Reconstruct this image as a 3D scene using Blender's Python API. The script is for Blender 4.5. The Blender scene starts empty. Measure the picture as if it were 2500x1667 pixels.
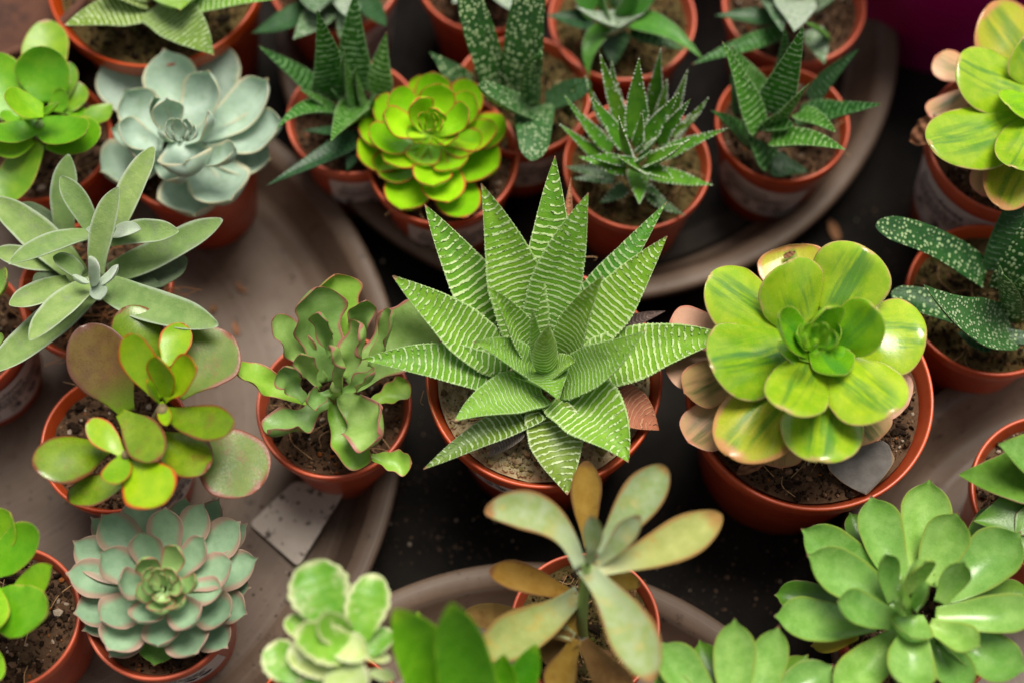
import bpy, math, random
import numpy as np
from mathutils import Vector, Matrix
scene = bpy.context.scene
R = math.radians
CM = 0.01

# ---------------------------------------------------------------- camera, sky, sun, exposure
ELEV, DIST, LENS = 67.0, 58.8, 56.4
TGT = Vector((0, 0, 6.0))
cam_pos = TGT + DIST * Vector((0, -math.cos(R(ELEV)), math.sin(R(ELEV))))
cd = bpy.data.cameras.new('camera')
cam = bpy.data.objects.new('camera', cd)
scene.collection.objects.link(cam)
cam.location = cam_pos * CM
cam.rotation_euler = (R(90 - ELEV), 0, 0)
cd.lens = LENS
cd.sensor_width = 36
cd.clip_start = 0.02
cd.clip_end = 60
cd.dof.use_dof = True
cd.dof.focus_distance = 0.560
cd.dof.aperture_fstop = 3.4
scene.camera = cam

SUN_EL, SUN_AZ = 70, 25            # azimuth from +Y (up in the picture) towards +X
wd = bpy.data.worlds.new('World')
scene.world = wd
wd.use_nodes = True
nt = wd.node_tree
nt.nodes.clear()
sky = nt.nodes.new('ShaderNodeTexSky')
sky.sky_type = 'NISHITA'
sky.sun_disc = False
sky.sun_elevation = R(SUN_EL)
sky.sun_rotation = R(SUN_AZ)
sky.dust_density = 4
hsv = nt.nodes.new('ShaderNodeHueSaturation')
hsv.inputs['Saturation'].default_value = 0.06      # overcast: almost grey sky
bg = nt.nodes.new('ShaderNodeBackground')
bg.inputs['Strength'].default_value = 0.062
wo = nt.nodes.new('ShaderNodeOutputWorld')
nt.links.new(sky.outputs[0], hsv.inputs['Color'])
nt.links.new(hsv.outputs[0], bg.inputs[0])
nt.links.new(bg.outputs[0], wo.inputs[0])
sl = bpy.data.lights.new('sun', 'SUN')
sl.energy = 2.9
sl.angle = R(32)
sl.color = (1, 0.94, 0.82)
so = bpy.data.objects.new('sun', sl)
scene.collection.objects.link(so)
sdir = Vector((math.sin(R(SUN_AZ)) * math.cos(R(SUN_EL)), math.cos(R(SUN_AZ)) * math.cos(R(SUN_EL)), math.sin(R(SUN_EL))))
so.rotation_euler = sdir.to_track_quat('Z', 'Y').to_euler()
so.location = sdir * 3
scene.view_settings.view_transform = 'Standard'
scene.view_settings.look = 'None'
scene.view_settings.gamma = 1
scene.view_settings.use_curve_mapping = False
scene.view_settings.exposure = 0.46

# ---------------------------------------------------------------- helpers
FPX = LENS / 36 * 2500
RIGHT = Vector((1, 0, 0))
FWD = (TGT - cam_pos).normalized()
UPV = RIGHT.cross(FWD)

def ray(V, x, y):
    sx = V[0] + x / V[2] - 1250
    sy = 833.5 - (V[1] + y / V[2])
    return (FWD + RIGHT * (sx / FPX) + UPV * (sy / FPX))

def at(V, x, y, z):
    """the point (cm) at height z seen at pixel x, y of view V"""
    d = ray(V, x, y)
    return cam_pos + d * ((z - cam_pos.z) / d.z)

def cm_per_px(V, p):
    return (p - cam_pos).dot(FWD) / FPX / V[2]

coll = scene.collection

def mesh_obj(name, verts, faces, mat, parent=None, uvs=None, smooth=True):
    """verts in cm, world; made local to the parent's origin"""
    o0 = Vector(parent['_o']) if parent is not None else Vector((0, 0, 0))
    v = (np.asarray(verts, float) - np.array(o0)) * CM
    me = bpy.data.meshes.new(name)
    me.from_pydata(v.tolist(), [], faces)
    if uvs:
        li = np.zeros(len(me.loops), int)
        me.loops.foreach_get('vertex_index', li)
        for un, arr in uvs.items():
            lay = me.uv_layers.new(name=un)
            lay.data.foreach_set('uv', np.asarray(arr, float)[li].ravel())
    if smooth:
        me.polygons.foreach_set('use_smooth', [True] * len(me.polygons))
    me.materials.append(mat)
    o = bpy.data.objects.new(name, me)
    coll.objects.link(o)
    if parent is not None:
        o.parent = parent
        o['_o'] = list(o0)
    return o

def thing(name, loc, label, cat, group=None):
    o = bpy.data.objects.new(name, None)
    o.empty_display_size = 0.01
    coll.objects.link(o)
    o.location = Vector(loc) * CM
    o['_o'] = list(loc)
    tag(o, label, cat, group)
    return o

def tag(o, label, cat, group=None):
    o['label'] = label
    o['category'] = cat
    if group:
        o['group'] = group

def pchip(xs, ys, q):
    xs = np.array(xs, float); ys = np.array(ys, float)
    h = np.diff(xs); d = np.diff(ys) / h
    m = np.zeros(len(xs))
    m[0], m[-1] = d[0], d[-1]
    for i in range(1, len(xs) - 1):
        if d[i - 1] * d[i] > 0:
            w1, w2 = 2 * h[i] + h[i - 1], h[i] + 2 * h[i - 1]
            m[i] = (w1 + w2) / (w1 / d[i - 1] + w2 / d[i])
    i = np.clip(np.searchsorted(xs, q, side='right') - 1, 0, len(h) - 1)
    t = (q - xs[i]) / h[i]
    return ((1 + 2 * t) * (1 - t) ** 2 * ys[i] + t * (1 - t) ** 2 * h[i] * m[i]
            + t * t * (3 - 2 * t) * ys[i + 1] + t * t * (t - 1) * h[i] * m[i + 1])

# ---------------------------------------------------------------- materials
class NT:
    def __init__(s, name):
        s.m = bpy.data.materials.new(name)
        s.m.use_nodes = True
        s.t = s.m.node_tree
        s.b = s.t.nodes['Principled BSDF']
    def n(s, typ, **kw):
        x = s.t.nodes.new(typ)
        for k, v in kw.items():
            setattr(x, k, v)
        return x
    def put(s, sock, v):
        if isinstance(v, bpy.types.NodeSocket):
            s.t.links.new(v, sock)
        elif isinstance(v, (tuple, list)) and len(v) == 3 and sock.type == 'RGBA':
            sock.default_value = (*v, 1)
        else:
            sock.default_value = v
    def math(s, op, a, b=0.0, c=None, clamp=False):
        x = s.n('ShaderNodeMath', operation=op, use_clamp=clamp)
        s.put(x.inputs[0], a); s.put(x.inputs[1], b)
        if c is not None:
            s.put(x.inputs[2], c)
        return x.outputs[0]
    def ramp(s, v, lo, hi, a=0.0, b=1.0):
        x = s.n('ShaderNodeMapRange', interpolation_type='SMOOTHSTEP')
        s.put(x.inputs[0], v)
        x.inputs[1].default_value = lo; x.inputs[2].default_value = hi
        x.inputs[3].default_value = a; x.inputs[4].default_value = b
        return x.outputs[0]
    def mix(s, f, a, b):
        x = s.n('ShaderNodeMix', data_type='RGBA')
        s.put(x.inputs[0], f); s.put(x.inputs[6], a); s.put(x.inputs[7], b)
        return x.outputs[2]
    def noise(s, vec, scale, detail=3, rough=.55, dim='3D', w=None):
        x = s.n('ShaderNodeTexNoise', noise_dimensions=dim)
        if vec is not None:
            s.put(x.inputs['Vector'], vec)
        if w is not None:
            s.put(x.inputs['W'], w)
        x.inputs['Scale'].default_value = scale
        x.inputs['Detail'].default_value = detail
        x.inputs['Roughness'].default_value = rough
        return x
    def bump(s, h, dist, strength=1.0):
        x = s.n('ShaderNodeBump')
        x.inputs['Strength'].default_value = strength
        x.inputs['Distance'].default_value = dist
        s.put(x.inputs['Height'], h)
        s.t.links.new(x.outputs[0], s.b.inputs['Normal'])
    def col(s, v):
        s.put(s.b.inputs['Base Color'], v)
    def set(s, **kw):
        for k, v in kw.items():
            s.put(s.b.inputs[k.replace('_', ' ')], v)

def leaf_mat(name, base, base2, edge=None, ew=.14, tip=None, tw=.1, streak=None, sw=.35, pat=None, pcol=None,
             period=.2, rough=.36, sheen=0.0, sss=.10, coat=0.0, spec=.5, bumpy=.004, root=None, blot=None, bead=None, speck=.55, edge_f=.9, hilo=(.82, 1.14), nscale=2.2):
    """succulent leaf: UV 'uvn' = across / along the leaf, UV 'cm' = the same in centimetres"""
    k = NT(name)
    def warm(c):
        return (c[0], c[1], c[2] * .7) if c[1] > c[0] and c[2] < .5 * c[1] else c
    base, base2 = warm(base), warm(base2)
    root = warm(root) if root else None
    un = k.n('ShaderNodeUVMap', uv_map='uvn').outputs[0]
    cmv = k.n('ShaderNodeUVMap', uv_map='cm').outputs[0]
    sp = k.n('ShaderNodeSeparateXYZ'); k.put(sp.inputs[0], un)
    U, T = sp.outputs[0], sp.outputs[1]
    au = k.math('MULTIPLY', k.math('ABSOLUTE', k.math('SUBTRACT', U, .5)), 2)
    rnd = k.n('ShaderNodeObjectInfo').outputs['Random']
    w = k.math('MULTIPLY', rnd, 37.0)
    nz = k.noise(cmv, nscale, 4, .6, '4D', w).outputs[0]
    nf = k.noise(cmv, 14, 3, .6, '4D', w).outputs[0]
    c = k.mix(k.ramp(nz, .32, .68), base, base2)
    if root is not None:
        c = k.mix(k.ramp(T, .45, .0), c, root)
    if streak is not None:
        sn = k.n('ShaderNodeMapping'); k.put(sn.inputs[0], cmv)
        sn.inputs['Scale'].default_value = (3.6, .35, 1)
        s1 = k.noise(sn.outputs[0], 1.0, 3, .6, '4D', w).outputs[0]
        f = k.math('MULTIPLY', k.ramp(s1, .40, .62), k.ramp(au, sw + .35, sw - .25))
        f = k.math('MULTIPLY', f, k.ramp(T, .02, .2))
        c = k.mix(k.math('MULTIPLY', f, .8), c, streak)
    if blot is not None:
        bn = k.noise(cmv, 1.7, 5, .65, '4D', k.math('ADD', w, 5.0)).outputs[0]
        c = k.mix(k.math('MULTIPLY', k.ramp(bn, .5, .72), .8), c, blot)
    pm = None
    sc = k.n('ShaderNodeSeparateXYZ'); k.put(sc.inputs[0], cmv)
    X, Y = sc.outputs[0], sc.outputs[1]
    if pat == 'zebra':
        wob = k.noise(cmv, 2.6, 2, .5, '4D', w).outputs[0]
        wob2 = k.noise(cmv, 13, 1, .5, '4D', w).outputs[0]
        ph = k.math('ADD', Y, k.math('MULTIPLY', k.math('SUBTRACT', wob, .5), .20))
        ph = k.math('ADD', ph, k.math('MULTIPLY', k.math('SUBTRACT', wob2, .5), .085))
        ph = k.math('ADD', ph, k.math('MULTIPLY', k.math('MULTIPLY', au, au), -.16))
        wv = k.math('SINE', k.math('MULTIPLY', ph, 2 * math.pi / period))
        gap = k.noise(cmv, 5.5, 1, .5, '4D', k.math('ADD', w, 9.0)).outputs[0]
        brk = k.math('MULTIPLY', k.ramp(gap, .42, .56, 1, 0), k.ramp(T, .38, .72))
        pm = k.math('MULTIPLY', k.ramp(wv, .22, .7), k.math('SUBTRACT', 1.0, brk))
        ed = k.ramp(au, .86, .95)
        pm = k.math('MAXIMUM', pm, k.math('MULTIPLY', ed, .4))
    elif pat == 'dots':
        vo = k.n('ShaderNodeTexVoronoi'); k.put(vo.inputs['Vector'], cmv)
        vo.inputs['Scale'].default_value = 1 / period
        vo.inputs['Randomness'].default_value = .6
        pm = k.ramp(vo.outputs['Distance'], .48, .30)
    elif pat == 'pearls':
        vo = k.n('ShaderNodeTexVoronoi'); k.put(vo.inputs['Vector'], cmv)
        vo.inputs['Scale'].default_value = 1 / period
        vo.inputs['Randomness'].default_value = .5
        gg = k.noise(cmv, 3.0, 2, .5, '4D', w).outputs[0]
        where = k.math('MAXIMUM', k.ramp(au, .62, .78), k.ramp(gg, .56, .66))
        pm = k.math('MULTIPLY', k.ramp(vo.outputs['Distance'], .42, .28), where)
    elif pat == 'ribs':
        wob = k.noise(cmv, 5, 2, .5, '4D', w).outputs[0]
        ph = k.math('ADD', Y, k.math('MULTIPLY', k.math('SUBTRACT', wob, .5), .22))
        ph = k.math('ADD', ph, k.math('MULTIPLY', k.math('MULTIPLY', au, au), -.14))
        wv = k.math('SINE', k.math('MULTIPLY', ph, 2 * math.pi / period))
        gap = k.noise(cmv, 7, 1, .5, '4D', k.math('ADD', w, 3.0)).outputs[0]
        pm = k.math('MULTIPLY', k.ramp(wv, .45, .9), k.ramp(gap, .36, .52))
        pm = k.math('MAXIMUM', pm, k.math('MULTIPLY', k.ramp(au, .87, .95), .45))
    if pm is not None:
        c = k.mix(pm, c, pcol)
    em = None
    if edge is not None:
        en = k.math('MULTIPLY', k.math('SUBTRACT', nz, .5), .22)
        em = k.ramp(k.math('ADD', au, en), 1 - ew, 1 - ew * .25)
        em = k.math('MAXIMUM', em, k.ramp(k.math('ADD', T, k.math('MULTIPLY', en, .5)), 1 - tw, 1 - tw * .3))
        em = k.math('MULTIPLY', em, k.ramp(T, .12, .38))
        c = k.mix(k.math('MULTIPLY', em, edge_f), c, edge)
    if tip is not None:
        c = k.mix(k.ramp(k.math('ADD', T, k.math('MULTIPLY', k.math('SUBTRACT', nz, .5), .1)), 1 - tw, 1 - tw * .25), c, tip)
    spk = k.noise(cmv, 7.5, 2, .5, '4D', k.math('ADD', w, 21.0)).outputs[0]
    c = k.mix(k.math('MULTIPLY', k.ramp(spk, .735, .775), speck), c, (.16, .085, .035))
    if bead is not None:
        c = k.mix(k.ramp(T, 1.4, 1.6), c, bead)
    hs = k.n('ShaderNodeHueSaturation')
    k.put(hs.inputs['Color'], c)
    k.put(hs.inputs['Value'], k.math('MULTIPLY_ADD', rnd, hilo[1] - hilo[0], hilo[0]))
    k.put(hs.inputs['Hue'], k.math('MULTIPLY_ADD', rnd, -.022, .511))
    c = hs.outputs[0]
    c = k.mix(.25, c, k.mix(nf, (0, 0, 0), c)) if False else c
    k.col(c)
    h = k.math('MULTIPLY_ADD', nf, .35, k.math('MULTIPLY', nz, .4))
    if pm is not None:
        h = k.math('ADD', h, k.math('MULTIPLY', pm, 1.6))
    k.bump(h, bumpy * CM * 10, .8)
    k.set(Roughness=k.ramp(nf, .3, .7, max(rough - .08, .05), rough + .1), Subsurface_Weight=sss, Sheen_Weight=sheen, Coat_Weight=coat)
    k.set(Subsurface_Scale=.0025, Coat_Roughness=.12, Sheen_Roughness=.35, Specular_IOR_Level=spec)
    k.b.inputs['Subsurface Radius'].default_value = (.7, 1.0, .3)
    return k.m

def plain(name, c1, c2, scale=200, rough=.5, bump=.0, detail=5, spec=.5, dirt=None, dscale=60, dlo=.6, dhi=.75, isl=None, sss=0):
    k = NT(name)
    oc = k.n('ShaderNodeTexCoord').outputs['Object']
    nz = k.noise(oc, scale, detail, .6).outputs[0]
    c = k.mix(k.ramp(nz, .3, .7), c1, c2)
    if dirt is not None:
        dn = k.noise(oc, dscale, 6, .65).outputs[0]
        c = k.mix(k.math('MULTIPLY', k.ramp(dn, dlo, dhi), .85), c, dirt)
    if isl is not None:
        g = k.n('ShaderNodeNewGeometry').outputs['Random Per Island']
        rp = k.n('ShaderNodeValToRGB')
        rp.color_ramp.interpolation = 'CONSTANT'
        while len(rp.color_ramp.elements) < len(isl):
            rp.color_ramp.elements.new(.5)
        for e, (p, cc) in zip(rp.color_ramp.elements, isl):
            e.position = p; e.color = (*cc, 1)
        k.put(rp.inputs[0], g)
        c = k.mix(k.ramp(nz, .2, .8, .75, 1), c1, rp.outputs[0])
    k.col(c)
    if bump:
        k.bump(nz, bump * CM, 1)
    k.set(Roughness=rough, Specular_IOR_Level=spec)
    if sss:
        k.set(Subsurface_Weight=sss, Subsurface_Scale=.004)
        k.b.inputs['Subsurface Radius'].default_value = (1, .3, .1)
    return k.m

M = {}
def pot_mat():
    k = NT('terracotta_plastic')
    oc = k.n('ShaderNodeTexCoord').outputs['Object']
    rnd = k.n('ShaderNodeObjectInfo').outputs['Random']
    w = k.math('MULTIPLY', rnd, 31.0)
    n1 = k.noise(oc, 60, 5, .6, '4D', w).outputs[0]
    n2 = k.noise(oc, 130, 6, .7, '4D', w).outputs[0]
    n3 = k.noise(oc, 45, 6, .65, '4D', k.math('ADD', w, 7.0)).outputs[0]
    c = k.mix(k.ramp(n1, .3, .7), (.50, .058, .010), (.62, .092, .018))
    c = k.mix(k.math('MULTIPLY', k.ramp(n3, .56, .74), .6), c, (.20, .05, .02))
    c = k.mix(k.math('MULTIPLY', k.ramp(n2, .64, .74), .5), c, (.50, .30, .20))
    hs = k.n('ShaderNodeHueSaturation')
    k.put(hs.inputs['Color'], c)
    k.put(hs.inputs['Value'], k.math('MULTIPLY_ADD', rnd, .34, .8))
    k.put(hs.inputs['Saturation'], k.math('MULTIPLY_ADD', rnd, -.12, 1.04))
    k.col(hs.outputs[0])
    k.bump(k.math('ADD', n1, k.math('MULTIPLY', n2, .4)), .004 * CM, 1)
    k.set(Roughness=k.ramp(n3, .35, .7, .28, .5), Subsurface_Weight=.08, Subsurface_Scale=.004)
    k.b.inputs['Subsurface Radius'].default_value = (1, .3, .1)
    return k.m
M['pot'] = pot_mat()
M['tray'] = plain('saucer_plastic', (.080, .056, .043), (.115, .083, .065), 45, .5, .006, spec=.35, dirt=(.035, .022, .015), dscale=38, dlo=.56, dhi=.72)
def tray_mat():
    k = NT('saucer_plastic')
    oc = k.n('ShaderNodeTexCoord').outputs['Object']
    n1 = k.noise(oc, 30, 5, .6).outputs[0]
    n2 = k.noise(oc, 9, 4, .6).outputs[0]
    n3 = k.noise(oc, 170, 6, .7).outputs[0]
    sep = k.n('ShaderNodeSeparateXYZ'); k.put(sep.inputs[0], oc)
    rad = k.math('SQRT', k.math('ADD', k.math('MULTIPLY', sep.outputs[0], sep.outputs[0]), k.math('MULTIPLY', sep.outputs[1], sep.outputs[1])))
    ring = k.noise(None, 900, 3, .7, '1D', rad).outputs[0]
    c = k.mix(k.ramp(n1, .3, .7), (.105, .067, .045), (.150, .102, .072))
    c = k.mix(k.math('MULTIPLY', k.ramp(n2, .5, .7), .55), c, (.055, .035, .024))
    c = k.mix(k.math('MULTIPLY', k.ramp(ring, .55, .72), .4), c, (.20, .165, .14))
    c = k.mix(k.math('MULTIPLY', k.ramp(n3, .58, .68), .8), c, (.030, .018, .012))
    k.col(c)
    k.bump(k.math('ADD', n3, k.math('MULTIPLY', ring, .4)), .012 * CM, 1)
    k.set(Roughness=k.ramp(n2, .3, .7, .38, .62), Specular_IOR_Level=.35)
    return k.m
M['tray'] = tray_mat()
M['table'] = plain('black_liner', (.006, .0052, .0045), (.015, .012, .010), 30, .85, .03, spec=.12, dirt=(.05, .03, .018), dscale=70, dlo=.64, dhi=.78)
M['soil'] = plain('potting_soil', (.013, .008, .005), (.050, .030, .018), 420, .95, .14, spec=.15,
                  isl=[(0, (.03, .017, .010)), (.3, (.06, .034, .020)), (.52, (.12, .068, .038)), (.66, (.018, .010, .006)), (.82, (.24, .14, .08)), (.93, (.46, .36, .27)), (.97, (.30, .10, .025))])
M['moss'] = plain('dry_moss', (.10, .072, .035), (.30, .235, .12), 500, .95, .10, spec=.15,
                  isl=[(0, (.42, .33, .18)), (.3, (.30, .24, .10)), (.5, (.50, .41, .24)), (.7, (.12, .08, .04)), (.85, (.36, .24, .13)), (.95, (.22, .22, .07))])
M['darkmoss'] = plain('green_moss', (.014, .010, .005), (.05, .036, .014), 500, .95, .10, spec=.15,
                  isl=[(0, (.03, .019, .010)), (.3, (.06, .048, .016)), (.5, (.12, .085, .03)), (.66, (.016, .011, .006)), (.82, (.22, .12, .055)), (.93, (.10, .11, .02)), (.98, (.36, .28, .16))])
M['floor_shade'] = plain('shaded_wet_floor', (.016, .011, .008), (.034, .024, .017), 60, .7, .02, spec=.3, dirt=(.055, .04, .03), dscale=40, dlo=.55, dhi=.75)  # wet soil tone, darkened to hold the shade between the pots
M['fibre'] = plain('dry_fibre', (.38, .22, .10), (.5, .3, .14), 300, .8)
M['coir'] = plain('coir_fibre', (.42, .15, .05), (.5, .22, .08), 300, .8)
M['paper'] = plain('label_paper', (.72, .70, .68), (.80, .78, .76), 90, .5, dirt=(.38, .31, .25), dscale=80, dlo=.56, dhi=.74)
M['ink'] = plain('label_ink', (.03, .03, .03), (.05, .05, .05), 90, .6)
M['print'] = plain('label_small_print', (.16, .155, .15), (.22, .21, .2), 90, .6)
M['tagmat'] = plain('dirty_tag', (.40, .345, .30), (.48, .42, .37), 60, .45, dirt=(.028, .017, .011), dscale=230, dlo=.575, dhi=.62)
M['magenta'] = plain('magenta_plastic', (.80, .004, .40), (.88, .006, .45), 60, .4)
M['clay'] = plain('clay_pot', (.06, .022, .012), (.17, .062, .034), 28, .85, .02, dirt=(.035, .014, .009), dscale=55, dlo=.48, dhi=.68)

# ---------------------------------------------------------------- leaf builder
PROF = {
    'tri':   ([0, .10, .22, .45, .7, .88, 1], [.80, .96, 1, .80, .47, .20, .02], 0),
    'wide':  ([0, .14, .35, .6, .82, .95, 1], [.80, .98, 1, .74, .38, .12, .02], 0),
    'strap': ([0, .25, .5, .72, .88, 1], [.62, .88, 1, .90, .66, .40], .80),
    'tongue': ([0, .25, .5, .75, 1], [.9, 1, .96, .84, .60], .84),
    'spoon': ([0, .2, .45, .68, .85, 1], [.36, .50, .82, 1, .90, .72], .72),
    'round': ([0, .18, .40, .60, .8, 1], [.52, .78, 1.02, 1.08, 1.06, 1.0], .54),
    'paddle': ([0, .15, .4, .64, .85, 1], [.28, .48, .94, 1.1, 1.06, 1.0], .60),
    'eche':  ([0, .25, .5, .68, .82, .91, .955, 1], [.46, .72, .95, 1, .84, .50, .16, .03], 0),
    'ros':   ([0, .25, .5, .7, .86, .95, 1], [.5, .75, .95, 1, .84, .50, .12], .93),
    'fan': ([0, .2, .5, .75, .9, 1], [.34, .52, .90, 1.08, 1.05, .9], .80),
    'lance': ([0, .25, .5, .75, .92, 1], [.5, .9, 1, .75, .35, .05], 0),
}
RNG = random.Random(11)

def leaf(root, V, zr, row, mat, kind='tri', zb=0.0, bow=0.0, c=.2, th=.28, ns=34, center=None, side=0.0, roll=0.0, twist=0.0,
         ser=0.0, nser=18, wav=0.0, nwav=3, crumple=0.0, name='leaf', rip=0.0, curl=0.0, pearls=0.0, pstep=.13, prow=0.0, wf=1.1, vp=1.8, lobe=0.0, front=36):
    bx, by, tx, ty, w, zt = row[:6]
    b = at(V, bx, by, zr + zb)
    t = at(V, tx, ty, zr + zt)
    ch = t - b
    for _ in range(24):                           # leaves leaning towards the front stay open to the sky, not upright
        hor = math.hypot(ch.x, ch.y)
        if -ch.y > .35 * hor and math.atan2(ch.z, hor) > R(front):
            zt -= .12
            t = at(V, tx, ty, zr + zt)
            ch = t - b
        else:
            break
    L = ch.length
    Tn = ch / L
    dh = Vector((ch.x, ch.y, 0))
    if center is not None:
        rr = Vector((t.x - center.x, t.y - center.y, 0))
        if rr.length > 1e-4:
            dh = dh + rr.normalized() * .25 * L
    ref = Vector((0, 0, 1)).cross(dh)
    lat = (ref - Tn * ref.dot(Tn)).normalized()
    lat = Matrix.Rotation(R(roll + RNG.uniform(-5, 5)), 3, Tn) @ lat
    nrm = Tn.cross(lat)
    W = wf * w * cm_per_px(V, (b + t) / 2)
    ctrl = (b + t) / 2 + nrm * (bow * L * 2) + lat * ((side + RNG.uniform(-.03, .03)) * L * 2)
    xs, ys, tr = PROF[kind]
    s = np.linspace(0, 1, ns)
    s = 1 - (1 - s) ** 1.35 if tr or kind in ('eche', 'ros') else s
    hw = pchip(xs, ys, s)
    if tr:
        q = np.clip((s - tr) / (1 - tr), 0, 1)
        hw = hw * np.sqrt(np.clip(1 - q * q, .0004, 1))
    hw = hw * W / 2
    if ser:
        hw = hw * (1 + ser * np.abs(np.sin(np.pi * s * nser)) - ser * .5)
    nr = 22
    th_a = np.linspace(0, 2 * np.pi, nr, endpoint=False)
    u = np.cos(th_a)
    sn = np.sin(th_a)
    ph1, ph2 = RNG.uniform(0, 6.28), RNG.uniform(0, 6.28)
    b_, t_, c_ = np.array(b), np.array(t), np.array(ctrl)
    P_ = np.outer((1 - s) ** 2, b_) + np.outer(2 * s * (1 - s), c_) + np.outer(s * s, t_)
    D_ = np.outer(2 * (1 - s), c_ - b_) + np.outer(2 * s, t_ - c_)
    D_ /= np.linalg.norm(D_, axis=1)[:, None]
    latA = np.tile(np.array(lat), (ns, 1))
    latA -= D_ * np.sum(latA * D_, axis=1)[:, None]
    latA /= np.linalg.norm(latA, axis=1)[:, None]
    nA = np.cross(D_, latA)
    if twist:
        a = np.radians(twist) * (s - .3)
        la, na = latA.copy(), nA.copy()
        latA = la * np.cos(a)[:, None] + na * np.sin(a)[:, None]
        nA = -la * np.sin(a)[:, None] + na * np.cos(a)[:, None]
    if curl:                                      # the very tip bends up (+) along the normal
        P_ = P_ + nA * (curl * L * np.clip((s - .7) / .3, 0, 1) ** 2)[:, None]
    verts = np.zeros((ns, nr, 3)); uvn = np.zeros((ns, nr, 2)); uvc = np.zeros((ns, nr, 2))
    Wb = W / 2
    thick = th * (.35 * hw + .65 * np.minimum(hw, Wb * .62) ) * 1.0
    thick = thick * (1.25 - .55 * s)
    for i in range(ns):
        h = thick[i] * np.sign(sn) * np.abs(sn) ** .8
        ua = np.sqrt(u * u + .006)
        z = c * hw[i] * ua ** vp + np.where(sn > 0, .30 * h, .95 * h)
        z = z - c * hw[i] * .5
        side_w = 1 + (.035 + lobe) * np.sin(2 * np.pi * (1.25 + 1.5 * (lobe > 0)) * s[i] + np.where(u > 0, ph1, ph2)) * np.abs(u)
        x = hw[i] * u * side_w
        z = z + .016 * W * np.sin(2 * np.pi * (1.15 * s[i] + .35 * u) + ph2) * min(1, 3 * s[i])
        if wav:
            z = z + wav * W * np.sin(2 * np.pi * nwav * s[i] + ph1 + np.sign(u) * ph2) * np.abs(u) ** 2 * np.sin(np.pi * min(1, s[i] * 1.1)) 
        if rip:
            z = z + rip * W * np.sin(9 * s[i] + ph1 + 2 * u) * np.sin(5 * s[i] + ph2)
        if crumple:
            z = z + crumple * W * np.sin(11 * s[i] + 5 * u + ph1) * np.sin(7 * s[i] - 3 * u + ph2)
        verts[i] = P_[i] + np.outer(x, latA[i]) + np.outer(z, nA[i])
        uvn[i, :, 0] = u * .5 + .5; uvn[i, :, 1] = s[i]
        uvc[i, :, 0] = x + np.where(sn < 0, 7.3, 0); uvc[i, :, 1] = s[i] * L
    faces = []
    for i in range(ns - 1):
        for j in range(nr):
            j2 = (j + 1) % nr
            faces.append((i * nr + j, i * nr + j2, (i + 1) * nr + j2, (i + 1) * nr + j))
    faces.append(tuple(range(nr - 1, -1, -1)))
    faces.append(tuple((ns - 1) * nr + j for j in range(nr)))
    V3, U2, C2 = verts.reshape(-1, 3), uvn.reshape(-1, 2), uvc.reshape(-1, 2)
    if pearls:                                    # raised white beads along the margins and in rows
        iv, fc = ico()
        av, auv, acm = [], [], []
        base = len(V3)
        def bead(p, r_):
            o = base + sum(len(x) for x in av)
            av.append(iv * r_ + p)
            auv.append(np.tile((.5, 2.0), (len(iv), 1))); acm.append(np.zeros((len(iv), 2)))
            faces.extend([tuple(i + o for i in f) for f in fc])
        tt = .06
        while tt < .97:
            fi = tt * L / L
            i = int(np.clip(np.searchsorted(s, fi), 1, ns - 2))
            for j, sd in ((0, 1), (nr // 2, -1)):
                if RNG.random() < .93:
                    bead(verts[i, j] - latA[i] * sd * pearls * .25, pearls * RNG.uniform(.7, 1.2) * (1 - .45 * tt))
            if prow and hw[i] > .12:
                for _ in range(int(prow + RNG.random())):
                    j = RNG.choice([2, 3, 4, 7, 8, 9]) if RNG.random() < .55 else RNG.randrange(12, 21)
                    bead(verts[i, j], pearls * RNG.uniform(.5, .95))
            tt += pstep / L * RNG.uniform(.8, 1.2)
        V3 = np.vstack([V3] + av); U2 = np.vstack([U2] + auv); C2 = np.vstack([C2] + acm)
    return mesh_obj(name, V3, faces, mat, root, {'uvn': U2, 'cm': C2})

def tube(root, name, pts, rads, mat, nr=8):
    pts = [Vector(p) for p in pts]
    verts, faces = [], []
    n = len(pts)
    for i, p in enumerate(pts):
        d = (pts[min(i + 1, n - 1)] - pts[max(i - 1, 0)]).normalized()
        a = d.orthogonal().normalized(); b = d.cross(a)
        for j in range(nr):
            q = 2 * math.pi * j / nr
            verts.append(p + (a * math.cos(q) + b * math.sin(q)) * rads[i])
    for i in range(n - 1):
        for j in range(nr):
            faces.append((i * nr + j, i * nr + (j + 1) % nr, (i + 1) * nr + (j + 1) % nr, (i + 1) * nr + j))
    faces.append(tuple(range(nr - 1, -1, -1))); faces.append(tuple((n - 1) * nr + j for j in range(nr)))
    uv = [((i % nr) / nr, (i // nr) / max(1, n - 1)) for i in range(len(verts))]
    return mesh_obj(name, verts, faces, mat, root, {'uvn': uv, 'cm': [(a, b * 3) for a, b in uv]})

def curve_pts(pts, n=14):
    pts = [Vector(p) for p in pts]
    out = []
    m = len(pts) - 1
    for k in range(n):
        f = k / (n - 1) * m
        i = min(int(f), m - 1); t = f - i
        p0, p1, p2, p3 = pts[max(i - 1, 0)], pts[i], pts[i + 1], pts[min(i + 2, m)]
        out.append(.5 * ((2 * p1) + (p2 - p0) * t + (2 * p0 - 5 * p1 + 4 * p2 - p3) * t * t + (3 * p1 - p0 - 3 * p2 + p3) * t ** 3))
    return out

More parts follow.
